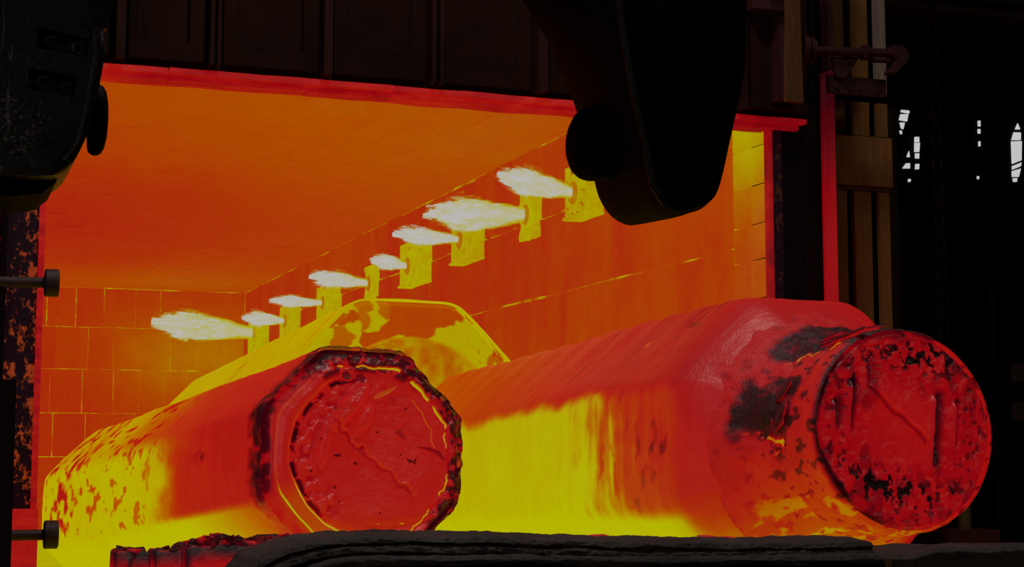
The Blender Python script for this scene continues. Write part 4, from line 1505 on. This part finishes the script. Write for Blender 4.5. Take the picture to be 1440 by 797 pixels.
# ------------------------------------------------------------------ dark hall on the right
structure(MB().box((-20, -30, -1.2), (50, 26, -1.0)).build('floor', M['hall_floor']))
far = structure(MB().box((7.5, 25.05, -1.0), (48, 25.4, 18)).build('wall_far', M['hall']))
structure(MB().box((-20, -30, 18), (50, 26, 18.3)).build('ceiling_hall', M['hall']))
structure(MB().box((47.7, -30, -1.0), (48, 25, 18)).build('wall_east', M['hall']))
WIN = [
    [[(24.31, 10.44), (24.56, 10.44), (24.56, 10.36), (24.31, 10.38)], [(24.29, 10.32), (24.53, 10.34), (24.48, 10.14), (24.24, 10.16)],
     [(24.26, 10.09), (24.41, 10.1), (24.36, 9.92), (24.30, 9.94)], [(24.25, 9.87), (24.31, 9.87), (24.31, 9.78), (24.27, 9.78)],
     [(24.72, 9.73), (24.85, 9.74), (24.85, 9.6), (24.71, 9.59)],
     [(24.71, 9.57), (24.87, 9.58), (24.84, 9.33), (24.70, 9.32)], [(24.72, 9.28), (24.84, 9.29), (24.83, 9.15), (24.72, 9.15)],
     [(24.72, 8.99), (24.83, 9.0), (24.82, 8.86), (24.71, 8.85)], [(24.52, 9.33), (24.54, 9.17), (24.45, 9.17)],
     [(24.42, 8.99), (24.54, 9.0), (24.53, 8.86), (24.31, 8.85)], [(24.48, 8.57), (24.55, 8.57), (24.54, 8.5), (24.48, 8.49)]],
    [[(26.77, 10.32), (26.84, 10.33), (26.84, 10.17), (26.77, 10.17)], [(26.76, 10.09), (26.83, 10.09), (26.83, 9.97), (26.76, 9.97)],
     [(26.77, 9.75), (26.82, 9.75), (26.82, 9.62), (26.77, 9.61)], [(26.69, 8.78), (26.74, 8.78), (26.74, 8.7), (26.69, 8.7)]],
    [[(28.08, 10.34), (28.15, 10.18), (27.99, 10.17)], [(27.94, 10.08), (28.17, 10.09), (28.16, 9.88), (27.86, 9.86)],
     [(27.85, 9.82), (28.19, 9.85), (28.16, 9.31), (27.85, 9.19)], [(27.85, 9.13), (28.16, 9.25), (28.13, 9.14), (27.85, 9.03)],
     [(27.84, 8.99), (28.13, 9.08), (28.05, 8.84), (27.84, 8.83)], [(27.86, 8.79), (28.0, 8.8), (27.98, 8.7), (27.88, 8.69)]]]
for k, panes in enumerate(WIN):
    xs = [p[0] for q in panes for p in q]; zs = [p[1] for q in panes for p in q]
    fr = structure(MB().box((min(xs) - .08, 24.98, min(zs) - .08), (max(xs) + .08, 25.05, max(zs) + .08)).build('window_%d' % (k + 1), M['hall']))
    for q in panes:
        MB().prism(q, 24.94, 25.0).build('pane', M['pane'], fr)

gird = MB()
gird.box((11.0, 7.85, 7.62), (22, 7.95, 8.3)).box((11.0, 7.7, 7.55), (22, 8.1, 7.63)).box((11.0, 7.7, 8.3), (22, 8.1, 8.36))
g = gird.build('crane_girder', M['beam'], None, own_origin=True)
tag(g, 'brown steel crane girder crossing the top right of the dark hall', 'girder')

ch = root('hanging_chain', 'rusty chain hanging in front of the dark hall, right of the plank screen', 'chain', (9.21, 2.0, 2.3))
zz = 7.2
k = 0
src = None
link_me = None
while zz > 2.35:
    if link_me is None:
        bm = MB()
        pts = []
        for m in range(16):
            a = m * 2 * PI / 16
            pts.append(Vector((.042 * math.cos(a), 0, .05 * math.sin(a) + (.035 if math.sin(a) > 0 else -.035))))
        for a, b in zip(pts, pts[1:] + pts[:1]):
            bm.cyl(a, b, .017, .017, 6)
        o = bm.build('link', M['chain'], ch, True)
        o.data.transform(Matrix.Translation(world_loc(ch)))
        link_me = o.data
    else:
        o = bpy.data.objects.new('link', link_me)
        COL.objects.link(o)
        o.parent = ch
    o.location = Vector((9.21 - .012 * (zz - 2.3), 2.0, zz)) - ch.location
    o.rotation_euler = (0, 0, (PI / 2 if k % 2 else 0) + .5)
    zz -= .135
    k += 1

ped = root('painted_bollard', 'olive upright pipe on a dark red box behind the round plug, lower right', 'bollard', (8.62, 1.0, -1.0))
MB().box((8.34, .8, -1.0), (8.88, 1.2, .62)).bevel(.01, 1).build('base_box', M['paint_red'], ped)
MB().cyl((8.66, 1.0, .62), (8.66, 1.0, 1.5), .06, .06, 20).build('pipe', M['paint_olive'], ped, True)

hp = MB().cyl((11.32, 6.0, -1.0), (11.32, 6.0, 5.6), .09, .09, 20).build('hall_stanchion', M['beam'], None, True, own_origin=True)
tag(hp, 'thin brown stanchion just right of the plank screen', 'stanchion')
rl = MB().box((16.2, 12, 4.14), (17.35, 12.08, 4.19)).box((16.2, 12.0, -1), (16.26, 12.08, 4.19)).box((17.29, 12.0, -1), (17.35, 12.08, 4.19)).build('hall_rail', M['pale'], None, own_origin=True)
tag(rl, 'faint pale handrail far back in the dark hall', 'rail')
for zc, lab in ((2.66, 'upper pale notice plate on the dark cabinet at the right edge'), (2.0, 'lower pale notice plate on the dark cabinet at the right edge')):
    o = MB().box((17.60, 11.93, zc - .16), (17.98, 11.97, zc + .16)).build('notice_plate', M['plank_grey'], None, own_origin=True)
    tag(o, lab, 'plate', 'pale plates on the hall cabinet')
cb = MB().box((17.45, 11.98, -1.0), (19.2, 12.6, 3.2)).bevel(.02, 1).build('hall_cabinet', M['hall'], None, own_origin=True)
tag(cb, 'dark equipment cabinet at the right edge of the hall', 'cabinet')
